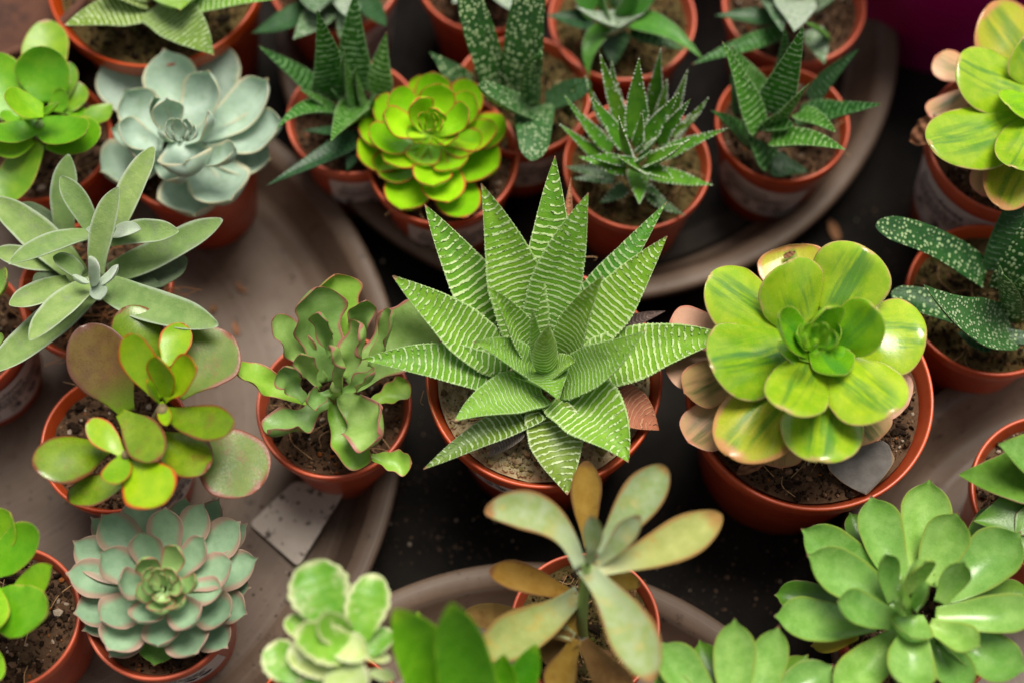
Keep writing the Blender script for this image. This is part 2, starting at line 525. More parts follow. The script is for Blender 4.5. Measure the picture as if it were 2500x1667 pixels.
# ---------------------------------------------------------------- pots, soil, labels
def lathe(name, prof, cx, cy, mat, parent=None, seg=96, wob=0.0, tilt=None):
    verts, faces = [], []
    for (r, z) in prof:
        for j in range(seg):
            a = 2 * math.pi * j / seg
            rr = r * (1 + wob * math.sin(2 * a + 1) + wob * .6 * math.sin(3 * a))
            verts.append((cx + rr * math.cos(a), cy + rr * math.sin(a), z))
    n = len(prof)
    for i in range(n - 1):
        for j in range(seg):
            faces.append((i * seg + j, i * seg + (j + 1) % seg, (i + 1) * seg + (j + 1) % seg, (i + 1) * seg + j))
    if prof[0][0] > .01:
        faces.append(tuple(range(seg - 1, -1, -1)))
    if prof[-1][0] > .01:
        faces.append(tuple((n - 1) * seg + j for j in range(seg)))
    return mesh_obj(name, verts, faces, mat, parent)

ICO_V = None
def ico():
    global ICO_V
    if ICO_V is None:
        import bmesh
        bm = bmesh.new()
        bmesh.ops.create_icosphere(bm, subdivisions=1, radius=1)
        ICO_V = (np.array([v.co[:] for v in bm.verts]), [[v.index for v in f.verts] for f in bm.faces])
        bm.free()
    return ICO_V

def add_crumbs(verts, faces, spots, rng):
    iv, fc = ico()
    for (x, y, z, s) in spots:
        o = len(verts)
        q = np.array([rng.uniform(.5, 1.3) for _ in range(3)]) * s
        jit = 1 + np.array([rng.uniform(-.25, .25) for _ in range(len(iv))])[:, None]
        v = iv * jit * q
        a = rng.uniform(0, 6.28)
        ca, sa = math.cos(a), math.sin(a)
        v = np.stack([v[:, 0] * ca - v[:, 1] * sa, v[:, 0] * sa + v[:, 1] * ca, v[:, 2]], 1) + (x, y, z)
        verts.extend(v.tolist())
        faces.extend([[i + o for i in f] for f in fc])

def noise2(x, y, seed):
    return (math.sin(2.1 * x + seed) * math.cos(1.7 * y + 2 * seed) + .6 * math.sin(4.3 * x - 3.1 * y + seed * 3) + .4 * math.cos(7.9 * y + 6.3 * x + seed)) / 2

def soil(root, cx, cy, r, z, mat, seed, n=700, mound=.15, fib=14, fmat=None):
    rng = random.Random(seed)
    verts, faces = [(cx, cy, z + mound)], []
    nrg, seg = 14, 44
    for i in range(1, nrg + 1):
        rr = r * i / nrg
        for j in range(seg):
            a = 2 * math.pi * j / seg
            x, y = rr * math.cos(a), rr * math.sin(a)
            verts.append((cx + x, cy + y, z + mound * (1 - (i / nrg) ** 2) + .09 * noise2(x * 1.5, y * 1.5, seed) + rng.uniform(-.07, .07)))
    for j in range(seg):
        faces.append((0, 1 + j, 1 + (j + 1) % seg))
    for i in range(nrg - 1):
        for j in range(seg):
            a = 1 + i * seg
            faces.append((a + j, a + seg + j, a + seg + (j + 1) % seg, a + (j + 1) % seg))
    spots = []
    n = int(n * (r / 2.6) ** 2)
    for _ in range(n):
        rr = r * .97 * math.sqrt(rng.random()); a = rng.uniform(0, 6.28)
        x, y = rr * math.cos(a), rr * math.sin(a)
        s = rng.choice([.025, .03, .035, .04, .05, .06, .075, .09]) * (1 if rng.random() < .92 else rng.uniform(1.6, 2.6))
        spots.append((cx + x, cy + y, z + mound * (1 - (rr / r) ** 2) + .09 * noise2(x * 1.5, y * 1.5, seed) + s * .55, s))
    add_crumbs(verts, faces, spots, rng)
    so_ = mesh_obj('soil', verts, faces, mat, root, smooth=False)
    if fib:
        fv, ff = [], []
        for _ in range(fib):
            rr = r * .85 * math.sqrt(rng.random()); a = rng.uniform(0, 6.28)
            p = Vector((cx + rr * math.cos(a), cy + rr * math.sin(a), z + mound * .5 + .08))
            d = rng.uniform(0, 6.28); ln = rng.uniform(.5, 1.5)
            q = [p, p + Vector((math.cos(d) * ln * .5, math.sin(d) * ln * .5, rng.uniform(.05, .3))), p + Vector((math.cos(d + rng.uniform(-.9, .9)) * ln, math.sin(d + rng.uniform(-.9, .9)) * ln, rng.uniform(-.05, .15)))]
            pts = curve_pts(q, 8)
            rad = rng.uniform(.008, .02)
            for i, pp in enumerate(pts):
                dd = (pts[min(i + 1, 7)] - pts[max(i - 1, 0)]).normalized()
                a1 = dd.orthogonal().normalized(); b1 = dd.cross(a1)
                for j in range(4):
                    fv.append(pp + (a1 * math.cos(j * 1.5708) + b1 * math.sin(j * 1.5708)) * rad)
            o = len(fv) - 32
            for i in range(7):
                for j in range(4):
                    ff.append((o + i * 4 + j, o + i * 4 + (j + 1) % 4, o + (i + 1) * 4 + (j + 1) % 4, o + (i + 1) * 4 + j))
        f = mesh_obj('root_fibres', fv, ff, fmat or M['fibre'], root)
        f.parent = so_
        f['kind'] = 'stuff'
    return so_

def text_mesh(s, size):
    cu = bpy.data.curves.new('t', 'FONT')
    cu.body = s
    cu.size = size
    cu.offset = size * .012
    o = bpy.data.objects.new('t', cu)
    coll.objects.link(o)
    dg = bpy.context.evaluated_depsgraph_get()
    me = o.evaluated_get(dg).to_mesh()
    v = [tuple(x.co) for x in me.vertices]
    f = [tuple(p.vertices) for p in me.polygons]
    o.evaluated_get(dg).to_mesh_clear()
    bpy.data.objects.remove(o)
    bpy.data.curves.remove(cu)
    return v, f

def price_label(root, pot, az, top, w, h, tilt=0, title='Succulents', price='£ 3.99', off=.02, lift=0):
    """paper label wrapped on the pot wall; az in degrees from the front of the picture, + to the right"""
    cx, cy, zt, Rr, H = pot
    a0 = R(az)
    ct, st = math.cos(R(tilt)), math.sin(R(tilt))
    def wrap(x, y, o):
        x, y = x * ct - y * st, x * st + y * ct
        z = zt - top - h / 2 + y
        k = (zt - z) / H
        k0 = (.09 * H + .20) / H
        kk = (k - k0) / (1 - .08 / H - k0)
        rr = Rr * (.925 - .205 * kk) + o + lift * max(0, x / w + .5) ** 2
        a = a0 + x / rr
        return (cx + rr * math.sin(a), cy - rr * math.cos(a), z)
    nx, ny = 18, 6
    verts, faces = [], []
    for s_ in (0, 1):
        for i in range(nx + 1):
            for j in range(ny + 1):
                verts.append(wrap(-w / 2 + w * i / nx, -h / 2 + h * j / ny, off * (1 if s_ == 0 else .2)))
    st_ = (nx + 1) * (ny + 1)
    for i in range(nx):
        for j in range(ny):
            q = [i * (ny + 1) + j, (i + 1) * (ny + 1) + j, (i + 1) * (ny + 1) + j + 1, i * (ny + 1) + j + 1]
            faces.append(q)
            faces.append([k + st_ for k in reversed(q)])
    lab = mesh_obj('price_label', verts, faces, M['paper'], root)
    tv, tf = text_mesh(title, h * .17)
    xm = max(v[0] for v in tv)
    k = min(1, w * .8 / xm)
    t = mesh_obj('title_text', [wrap(v[0] * k - w * .36, v[1] * k + h * .25, off + .012) for v in tv], tf, M['ink'], root, smooth=False)
    t.parent = lab
    rng = random.Random(5)
    pv, pf = [], []
    for r_ in range(5):
        y = h * (.16 - .055 * r_); x = -w * .40
        while x < w * .30:
            ln = w * rng.uniform(.02, .07)
            o = len(pv)
            n_ = 3
            for i in range(n_ + 1):
                pv += [wrap(x + ln * i / n_, y - h * .018, off + .012), wrap(x + ln * i / n_, y + h * .018, off + .012)]
            for i in range(n_):
                pf.append((o + 2 * i, o + 2 * i + 2, o + 2 * i + 3, o + 2 * i + 1))
            x += ln + w * .014
    p = mesh_obj('small_print', pv, pf, M['print'], root, smooth=False)
    p.parent = lab
    tv, tf = text_mesh(price, h * .26)
    xm = max(v[0] for v in tv)
    k = w * .72 / xm
    t = mesh_obj('price_text', [wrap(v[0] * k - w * .36, v[1] - h * .33, off + .012) for v in tv], tf, M['ink'], root, smooth=False)
    t.parent = lab
    return lab

GROUP = 'small potted succulents set out for sale'
POTS = []
def potted(V, cx, cy, a, ztop, label, H=None, soilmat='soil', seed=1, fib=14, fmat=None, sdrop=.55, zbase=.62, mound=.2, cat='potted plant', mat=None, n=1500, name='potted_succulent'):
    c = at(V, cx, cy, ztop)
    Rr = a * cm_per_px(V, c)
    H = H or (ztop - zbase)
    zb = ztop - H
    root = thing(name, (c.x, c.y, zb), label, cat, GROUP)
    r0 = Rr
    lh = .09 * H + .12
    prof = [(0, zb + .05), (r0 * .66, zb + .05), (r0 * .70, zb), (r0 * .72, zb + .08), (r0 * .925, ztop - lh - .08), (r0 * .93, ztop - lh - .02), (r0 * .985, ztop - lh), (r0 * .99, ztop - lh + .05),
            (r0 - .005, ztop - .07), (r0 - .02, ztop - .02), (r0 - .05, ztop), (r0 - .10, ztop), (r0 - .13, ztop - .02), (r0 - .145, ztop - .08),
            (r0 * .92 - .1, ztop - lh), (r0 * .68, zb + .12), (0, zb + .12)]
    prof = [(max(r, .001), z) for r, z in prof]
    p = lathe('pot', prof, c.x, c.y, mat or M['pot'], root, 96, .003)
    zs = ztop - sdrop
    soil(root, c.x, c.y, r0 * .93 - .1 - sdrop * .03, zs, M[soilmat], seed, n=n, fib=fib, fmat=fmat, mound=mound)
    root['_pot'] = [c.x, c.y, ztop, r0, H]
    return root, c, (c.x, c.y, ztop, r0, H)

# ---------------------------------------------------------------- views of the photograph used for measuring (origin x, y, scale)
VA = (0, 0, 2.8); VB = (600, 0, 2.8); VC = (1250, 0, 2.8); VD = (1750, 0, 2.8)
VE = (0, 350, 2.8); VF = (0, 700, 2.8); VG = (500, 600, 2.8); VH = (850, 380, 1.867)
VI = (0, 1107, 2.8); VJ = (600, 1107, 2.8); VK = (1100, 1107, 2.8); VM = (1750, 1107, 2.8)
VN = (1600, 550, 2.119); VO = (2050, 450, 1.96); VW = (0, 0, .9408)

# ---------------------------------------------------------------- setting
v = [(-150, -150, 0), (150, -150, 0), (150, 150, 0), (-150, 150, 0)]
tb = mesh_obj('tabletop', v, [(0, 1, 2, 3)], M['table'], None, smooth=False)
tb['kind'] = 'structure'

def circum(p, q, r):
    ax, ay, bx, by, cx, cy = p.x, p.y, q.x, q.y, r.x, r.y
    d = 2 * (ax * (by - cy) + bx * (cy - ay) + cx * (ay - by))
    ux = ((ax * ax + ay * ay) * (by - cy) + (bx * bx + by * by) * (cy - ay) + (cx * cx + cy * cy) * (ay - by)) / d
    uy = ((ax * ax + ay * ay) * (cx - bx) + (bx * bx + by * by) * (ax - cx) + (cx * cx + cy * cy) * (bx - ax)) / d
    return ux, uy, math.hypot(ax - ux, ay - uy)

def saucer(cx, cy, Rr, label, shaded=False):
    root = thing('plant_saucer', (cx, cy, 0.05), label, 'saucer', 'large grey brown plastic saucers')
    prof = [(0, .05), (Rr - 2.0, .05), (Rr - 1.75, .12), (Rr - .55, 1.9), (Rr - .14, 1.98), (Rr - .03, 2.05), (Rr, 2.16), (Rr - .01, 2.36), (Rr - .08, 2.47), (Rr - .2, 2.52),
            (Rr - .5, 2.50), (Rr - .78, 2.42), (Rr - .9, 2.30), (Rr - 1.02, 2.0), (Rr - 1.65, .95), (Rr - 1.8, .78), (Rr - 2.05, .70), (Rr - 2.5, .66), (Rr - 2.62, .60), (Rr - 2.9, .60), (Rr - 3.0, .66), (Rr - 5, .62), (0, .60)]
    prof = [(max(r, .001), z) for r, z in prof]
    o = lathe('dish', prof, cx, cy, M['tray'], root, 200)
    if shaded:
        lathe('floor_shade_disc', [(Rr - 1.95, .735), (Rr - 2.3, .75), (Rr - 5, .70), (.001, .70)], cx, cy, M['floor_shade'], root, 120, .004)  # thin dark disc on the floor: shade between the pots put into its colour
    return root
ZR = 2.5
l = circum(at(VW, 786, 476, ZR), at(VW, 930, 940, ZR), at(VW, 845, 1320, ZR))
saucer(*l, 'large dusty grey brown saucer under the wavy plant and jade plant')
tpt = circum(at(VW, 800, 464, ZR), at(VW, 1505, 677, ZR), at(VW, 2066, 101, ZR))
saucer(*tpt, 'grey brown saucer holding the dark spiky plants along the top of the picture', shaded=True)
bt = circum(at(VW, 880, 1364, ZR), at(VW, 1169, 1288, ZR), at(VW, 1606, 1394, ZR))
saucer(*bt, 'grey brown saucer under the amber tipped felty plant at the bottom edge')
q = at(VW, 2646, 1459, ZR)
saucer(q.x, q.y, 738 * cm_per_px(VW, q), 'grey brown saucer at the right edge under the big pale green rosette')
print('saucers', l, tpt, bt, q)

# ---------------------------------------------------------------- leaf materials
L = {}
L['zebra'] = leaf_mat('striped_leaf', (.14, .33, .020), (.21, .41, .032), pat='zebra', pcol=(.54, .70, .33), period=.225, bead=(.62, .74, .42), tip=(.42, .24, .14), tw=.035, rough=.5, bumpy=.006, root=(.16, .33, .05))
L['zebra_dark'] = leaf_mat('striped_leaf_deep', (.07, .24, .015), (.12, .31, .022), pat='zebra', pcol=(.52, .68, .32), period=.27, bead=(.62, .74, .42), tip=(.42, .24, .14), tw=.035, rough=.5, bumpy=.006)
L['zebra_pale'] = leaf_mat('striped_leaf_pale', (.22, .42, .055), (.28, .48, .08), pat='zebra', pcol=(.46, .64, .28), period=.17, bead=(.56, .70, .38), tip=(.5, .3, .16), tw=.04, rough=.5, bumpy=.004)
L['zebra_olive'] = leaf_mat('striped_leaf_olive', (.12, .21, .022), (.18, .28, .035), pat='zebra', pcol=(.52, .64, .34), period=.21, bead=(.56, .66, .38), tip=(.42, .22, .12), tw=.05, rough=.5, bumpy=.005)
L['zebra_dry'] = leaf_mat('dry_striped_leaf', (.30, .10, .045), (.40, .15, .07), pat='zebra', pcol=(.50, .25, .13), period=.15, rough=.7, bumpy=.006, sss=0)
L['zebra_grey'] = leaf_mat('withered_striped_leaf', (.12, .10, .085), (.2, .17, .14), pat='zebra', pcol=(.30, .27, .23), period=.13, rough=.7, sss=0)
L['zebra_purple'] = leaf_mat('purple_dry_leaf', (.10, .06, .05), (.16, .09, .08), pat='zebra', pcol=(.26, .18, .16), period=.13, rough=.7, sss=0)
L['lime'] = leaf_mat('lime_rosette_leaf', (.25, .57, .010), (.33, .64, .02), edge=(.55, .05, .035), ew=.13, tw=.05, rough=.2, spec=.5, root=(.36, .64, .03), sss=.25)
L['blue'] = leaf_mat('powdery_blue_leaf', (.37, .51, .395), (.48, .61, .50), edge=(.66, .62, .42), ew=.17, tip=(.58, .45, .25), tw=.04, rough=.5, sheen=.12, blot=(.30, .42, .26), bumpy=.003)
L['glossgreen'] = leaf_mat('glossy_green_leaf', (.13, .37, .010), (.20, .44, .016), edge=(.45, .42, .06), ew=.05, tw=.03, rough=.33, sss=.22)
L['glossolive'] = leaf_mat('olive_green_leaf', (.12, .28, .010), (.20, .36, .02), edge=(.45, .30, .08), ew=.06, tip=(.5, .35, .2), tw=.04, rough=.36)
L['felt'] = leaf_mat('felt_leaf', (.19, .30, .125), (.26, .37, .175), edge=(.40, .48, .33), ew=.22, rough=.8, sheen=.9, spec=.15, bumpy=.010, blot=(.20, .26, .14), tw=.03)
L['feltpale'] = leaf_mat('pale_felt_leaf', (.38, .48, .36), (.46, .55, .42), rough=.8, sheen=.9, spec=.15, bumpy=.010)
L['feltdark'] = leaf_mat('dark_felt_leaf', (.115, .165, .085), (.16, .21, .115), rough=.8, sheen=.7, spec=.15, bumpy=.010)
L['jade'] = leaf_mat('jade_leaf', (.12, .215, .007), (.18, .28, .010), edge=(.18, .035, .02), ew=.2, tw=.07, rough=.28, blot=(.20, .15, .02), coat=.15, bumpy=.0015)
L['jadebright'] = leaf_mat('young_jade_leaf', (.20, .40, .008), (.29, .46, .012), edge=(.52, .07, .015), ew=.17, tw=.05, rough=.3, coat=.1, bumpy=.0015)
L['jadeblush'] = leaf_mat('blushed_jade_leaf', (.115, .19, .014), (.16, .22, .02), edge=(.26, .06, .045), ew=.22, tw=.1, rough=.42, blot=(.24, .10, .04), coat=0, nscale=3, bumpy=.0015)
L['jadebrown'] = leaf_mat('bronzed_jade_leaf', (.11, .055, .012), (.15, .09, .015), edge=(.14, .05, .035), ew=.18, tw=.09, rough=.32, blot=(.16, .07, .03), coat=.15, root=(.14, .24, .01), bumpy=.0015)
L['wavy'] = leaf_mat('wavy_leaf', (.19, .34, .10), (.27, .43, .17), edge=(.36, .11, .10), ew=.17, tw=.04, rough=.45, blot=(.20, .36, .10))
L['wavygreen'] = leaf_mat('bright_wavy_leaf', (.22, .44, .05), (.30, .50, .10), edge=(.45, .16, .09), ew=.12, tw=.06, rough=.45)
L['dark'] = leaf_mat('dark_ribbed_leaf', (.014, .080, .012), (.032, .125, .02), pat='ribs', bead=(.25, .40, .2), pcol=(.20, .40, .15), period=.26, tip=(.25, .12, .07), tw=.03, rough=.32, bumpy=.009, spec=.35)
L['darkbright'] = leaf_mat('ribbed_green_leaf', (.028, .135, .014), (.055, .20, .022), pat='ribs', bead=(.36, .52, .28), pcol=(.30, .50, .20), period=.25, tip=(.30, .14, .08), tw=.03, rough=.3, spec=.35, bumpy=.009)
L['deep'] = leaf_mat('deep_green_leaf', (.012, .06, .02), (.025, .095, .03), rough=.4, pat='ribs', pcol=(.06, .14, .06), period=.22, bumpy=.004)
L['warty'] = leaf_mat('warty_dark_leaf', (.013, .07, .016), (.028, .11, .022), pat='dots', pcol=(.40, .54, .26), period=.165, rough=.4, bumpy=.006)
L['wartypale'] = leaf_mat('warty_pale_leaf', (.03, .11, .03), (.05, .15, .045), pat='dots', pcol=(.42, .54, .30), period=.14, rough=.45, bumpy=.007)
L['silver'] = leaf_mat('silvery_dotted_leaf', (.07, .16, .07), (.12, .22, .11), pat='dots', pcol=(.48, .55, .44), period=.12, rough=.55, bumpy=.004)
L['silverwhite'] = leaf_mat('whitish_dotted_leaf', (.22, .32, .20), (.30, .38, .28), pat='dots', pcol=(.62, .66, .58), period=.11, rough=.55, bumpy=.004)
L['grassy'] = leaf_mat('toothed_green_leaf', (.05, .21, .018), (.085, .28, .03), edge=(.45, .52, .34), ew=.05, tw=.0, tip=(.45, .2, .08), rough=.4, pat='ribs', pcol=(.14, .30, .09), period=.09)
L['pearl'] = leaf_mat('pearl_dotted_leaf', (.055, .20, .015), (.13, .32, .028), bead=(.80, .83, .72), rough=.4, bumpy=.008, tip=(.3, .25, .12), tw=.03)
L['pearldark'] = leaf_mat('pearl_dotted_dark_leaf', (.014, .06, .010), (.03, .10, .018), bead=(.55, .60, .46), rough=.4, bumpy=.008)
L['vari'] = leaf_mat('variegated_round_leaf', (.24, .43, .018), (.35, .50, .03), edge=(.52, .40, .14), ew=.07, tw=.04, streak=(.05, .20, .03), sw=.40, rough=.2, spec=.6, coat=.35, bumpy=.002)
L['varigold'] = leaf_mat('variegated_gold_leaf', (.38, .44, .03), (.44, .42, .04), edge=(.58, .26, .11), ew=.22, tw=.14, streak=(.08, .22, .02), sw=.4, rough=.24, coat=.2, bumpy=.002)
L['varigreen'] = leaf_mat('variegated_inner_leaf', (.16, .42, .014), (.24, .50, .02), edge=(.40, .44, .08), ew=.07, tw=.03, streak=(.08, .30, .03), sw=.4, rough=.22, coat=.2, bumpy=.002)
L['varipeach'] = leaf_mat('variegated_peach_leaf', (.56, .30, .15), (.52, .34, .14), edge=(.55, .22, .13), ew=.15, tw=.1, streak=(.05, .11, .02), sw=.4, rough=.4, bumpy=.003)
L['varipink'] = leaf_mat('variegated_pink_leaf', (.56, .33, .22), (.52, .30, .19), edge=(.50, .19, .12), ew=.12, tw=.06, rough=.45)
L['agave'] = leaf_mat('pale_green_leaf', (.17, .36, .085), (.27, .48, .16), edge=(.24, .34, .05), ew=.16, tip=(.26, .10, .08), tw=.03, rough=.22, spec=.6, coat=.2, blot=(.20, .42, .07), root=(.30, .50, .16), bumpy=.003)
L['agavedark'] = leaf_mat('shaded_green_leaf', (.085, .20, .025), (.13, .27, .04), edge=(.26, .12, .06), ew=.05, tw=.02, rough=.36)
L['yellowleaf'] = leaf_mat('yellowing_leaf', (.42, .40, .03), (.45, .32, .03), rough=.5)
L['feltgold'] = leaf_mat('felty_sage_leaf', (.27, .35, .16), (.36, .43, .24), edge=(.32, .14, .05), ew=.18, tw=.09, rough=.8, sheen=.7, spec=.15, blot=(.46, .40, .15), root=(.42, .50, .31), bumpy=.006)
L['feltyellow'] = leaf_mat('felty_yellowing_leaf', (.29, .33, .14), (.36, .39, .19), edge=(.30, .17, .05), ew=.22, tw=.14, rough=.8, sheen=.6, spec=.15, blot=(.44, .30, .07), root=(.42, .46, .26), bumpy=.006)
L['feltamber'] = leaf_mat('felty_amber_leaf', (.27, .16, .022), (.33, .21, .04), edge=(.15, .07, .025), ew=.2, tw=.1, rough=.8, sheen=.5, spec=.15, blot=(.22, .11, .02), bumpy=.006)
L['feltbrown'] = leaf_mat('felty_brown_leaf', (.14, .075, .02), (.20, .12, .035), rough=.8, sheen=.5, spec=.15, bumpy=.006)
L['pinkedge'] = leaf_mat('pink_edged_leaf', (.27, .43, .26), (.35, .52, .33), edge=(.50, .24, .21), ew=.48, edge_f=.72, tw=.06, rough=.42, root=(.24, .40, .20), bumpy=.003)
L['pinkinner'] = leaf_mat('pink_edged_inner_leaf', (.28, .46, .22), (.35, .52, .25), edge=(.48, .20, .15), ew=.24, tw=.05, rough=.4, bumpy=.003)
L['fresh'] = leaf_mat('fresh_green_leaf', (.09, .33, .010), (.14, .41, .018), edge=(.25, .50, .02), ew=.1, rough=.3, sss=.25)
L['cream'] = leaf_mat('cream_variegated_leaf', (.14, .36, .03), (.22, .44, .06), edge=(.62, .66, .34), ew=.30, tw=.14, rough=.38, blot=(.56, .64, .30))
L['creampale'] = leaf_mat('pale_variegated_leaf', (.50, .62, .26), (.58, .68, .34), edge=(.68, .70, .44), ew=.2, tw=.1, rough=.38, blot=(.26, .44, .06))
L['greyleaf'] = leaf_mat('withered_grey_leaf', (.11, .095, .085), (.17, .15, .135), edge=(.30, .17, .08), ew=.08, tw=.03, rough=.6, sss=0)
L['brownleaf'] = leaf_mat('dry_brown_leaf', (.20, .085, .035), (.30, .14, .06), rough=.8, sss=0, blot=(.1, .04, .02))
L['stem'] = leaf_mat('green_stem', (.22, .34, .12), (.28, .40, .16), rough=.6)
L['stembrown'] = leaf_mat('woody_stem', (.20, .14, .07), (.27, .20, .1), rough=.8, sss=0)

def leaves(root, V, pot, rows, mat, **kw):
    zr = pot[2]
    ctr = Vector((pot[0], pot[1], 0))
    for row in rows:
        k = dict(kw)
        m = mat
        for extra in row[6:]:
            if isinstance(extra, str):
                m = extra
            else:
                k.update(extra)
        leaf(root, V, zr, row, L[m], center=ctr, **k)

def rosette_core(root, pot, x, y, z, n, r0, mat, kind='ros', lift=.8, wf=.9, c=.4, th=.35):
    """small upright leaves of a rosette's heart, spiralling in: x, y, z in cm"""
    for i in range(n):
        f = 1 - i / n
        a = i * 2.39996
        r = r0 * (.25 + .75 * f)
        p = at_world(Vector((x + math.cos(a) * r * .25, y + math.sin(a) * r * .25, z - .25)))
        q = at_world(Vector((x + math.cos(a) * r, y + math.sin(a) * r, z + lift * (.5 + .5 * (1 - f)))))
        wpx = r * wf / cm_per_px((0, 0, 1), Vector((x, y, z)))
        leaf(root, (0, 0, 1), 0, (p[0], p[1], q[0], q[1], wpx, q[2]), L[mat], kind=kind, zb=p[2], c=c, th=th, bow=-.12, ns=20, center=Vector((x, y, 0)))

def at_world(p):
    d = p - cam_pos
    f = d.dot(FWD)
    return (1250 + d.dot(RIGHT) / f * FPX, 833.5 - d.dot(UPV) / f * FPX, p.z)

# ================================================================ PLANTS
# ---- central striped plant (stands on the black table)
r, c0, p = potted(VH, 893, 1000, 540, 7.0, 'big spiky plant with white striped light green leaves in the middle', soilmat='moss', zbase=0, seed=3, fib=18, sdrop=.55, n=1800)
leaves(r, VH, p, [
    (905, 740, 943, 2, 185, 4.4, 'zebra_dark'), (700, 800, 348, 222, 205, 3.4, 'zebra_dark'), (1010, 620, 1016, 96, 62, 2.4, 'zebra_dry'),
    (1010, 760, 1452, 212, 125, 2.8, 'zebra_dark'), (1060, 860, 1454, 368, 205, 3.6), (690, 940, 203, 548, 215, 3.4),
    (810, 830, 606, 128, 235, 5.0), (890, 830, 1095, 170, 225, 5.0),
    (720, 1030, 62, 930, 185, 2.4, {'side': -.05}), (1090, 985, 1742, 822, 250, 2.6, {'side': .03}),
    (900, 1140, 342, 1428, 135, 1.0, 'zebra_olive', {'side': -.03}), (905, 1150, 1000, 1545, 235, .2, 'zebra_olive'),
    (890, 1075, 485, 1208, 205, 2.2, 'zebra_pale', {'side': -.06}), (960, 1075, 1276, 1396, 290, 1.4, {'side': .05}),
    (975, 1030, 1356, 795, 190, 3.7, 'zebra_pale', {'side': -.06}),
    (835, 930, 636, 600, 135, 4.6), (985, 925, 1162, 548, 150, 4.8),
    (880, 1010, 570, 850, 150, 3.4, 'zebra_pale', {'side': -.08, 'c': .5}), 
    (880, 960, 960, 1112, 215, 3.0, 'zebra_pale', {'c': .5, 'bow': .05, 'kind': 'tri'}), (900, 985, 735, 1000, 120, 3.3, 'zebra_pale', {'c': .4}), (920, 985, 1040, 935, 120, 3.5, 'zebra_pale', {'c': .4}),
    (862, 930, 838, 690, 68, 4.6, {'c': .3}), (915, 985, 915, 768, 110, 5.0, {'c': .3}),
    (1215, 1100, 1418, 1250, 170, .1, 'zebra_dry', {'name': 'dry_leaf', 'c': .35, 'bow': .05}),
    (1230, 770, 1448, 708, 52, 1.0, 'zebra_purple', {'name': 'dry_leaf'}), (790, 1240, 640, 1372, 90, -.2, 'zebra_grey', {'name': 'dry_leaf'}),
], 'zebra', kind='wide', zb=.7, bow=.03, c=.55, vp=1.35, th=.42, ns=96, ser=.04, nser=34, wf=1.1, pearls=.026, pstep=.16)
price_label(r, p, -42, .95, 3.6, 2.6)

# ---- lime rosette
r, c0, p = potted(VB, 1347, 1072, 522, 5.6, 'glossy lime green rosette with red leaf edges', seed=4, fib=10)
leaves(r, VB, p, [
    (1240, 930, 1190, 512, 200, 1.5), (1260, 930, 1285, 492, 240, 1.7), (1300, 900, 1590, 578, 270, 1.5), (1300, 920, 1790, 880, 280, 1.2), (1300, 980, 1728, 1140, 330, 1.2),
    (1290, 1000, 1500, 1488, 290, .7), (1240, 1000, 1060, 1432, 310, .6), (1220, 980, 905, 1195, 290, 1.3), (1220, 950, 760, 1060, 300, 1.1), (1220, 930, 768, 895, 250, 1.2), (1220, 910, 880, 680, 240, 1.6),
], 'lime', kind='ros', zb=.3, bow=-.10, c=.32, th=.3, front=14)
leaves(r, VB, p, [
    (1240, 900, 1008, 610, 230, 2.3), (1270, 900, 1320, 572, 235, 2.4), (1300, 900, 1565, 648, 210, 2.1), (1310, 920, 1712, 905, 240, 1.9), (1300, 930, 1605, 990, 230, 2.5),
    (1270, 970, 1290, 1268, 250, 1.9), (1290, 980, 1375, 1385, 270, 1.2), (1220, 930, 838, 915, 230, 2.1), (1230, 940, 955, 1105, 235, 2.3), (1260, 950, 1172, 1115, 230, 2.7), (1300, 950, 1450, 1150, 235, 2.5),
], 'lime', kind='ros', zb=1.0, bow=-.12, c=.34, th=.3, front=18)
leaves(r, VB, p, [
    (1230, 900, 945, 785, 210, 2.9), (1240, 890, 1190, 672, 190, 3.2), (1290, 890, 1522, 745, 200, 3.0), (1290, 910, 1442, 935, 150, 3.3), (1240, 910, 1105, 925, 130, 3.3), (1270, 880, 1310, 755, 130, 3.6), (1250, 920, 1195, 975, 120, 3.5), (1290, 920, 1330, 985, 120, 3.4)
], 'lime', kind='ros', zb=1.8, bow=-.14, c=.4, th=.3, front=24)
q = at(VB, 1255, 868, 5.6 + 3.0)
rosette_core(r, p, q.x, q.y, q.z, 9, .5, 'lime', lift=.75)
price_label(r, p, 12, 1.15, 4.0, 2.5)

# ---- powdery blue rosette
r, c0, p = potted(VA, 1290, 1010, 480, 5.6, 'powdery pale blue rosette with cream leaf edges in the upper left', seed=5)
leaves(r, VA, p, [
    (1150, 880, 690, 418, 320, 1.4), (1330, 850, 1490, 250, 400, 1.5, {'c': .3}), (1400, 1020, 1850, 1090, 300, 1.0), (1120, 1040, 690, 1180, 370, 1.0, {'c': .6}), (1290, 1080, 1330, 1472, 420, .4, {'c': .5}),
    (1330, 1060, 1590, 1360, 390, 1.3, {'c': .4}),
], 'blue', kind='eche', zb=.5, bow=-.10, c=.45, th=.3, rip=.02)
leaves(r, VA, p, [
    (1200, 900, 1120, 332, 340, 2.6), (1360, 930, 1832, 535, 290, 2.7), (1400, 980, 1935, 825, 300, 2.2), (1130, 950, 850, 615, 290, 2.5), (1110, 1000, 760, 880, 180, 2.2),
    (1080, 1090, 1268, 1195, 170, 2.5, {'c': .7}), (1100, 1080, 880, 1010, 150, 2.3)
], 'blue', kind='eche', zb=1.0, bow=-.12, c=.5, th=.3, rip=.02)
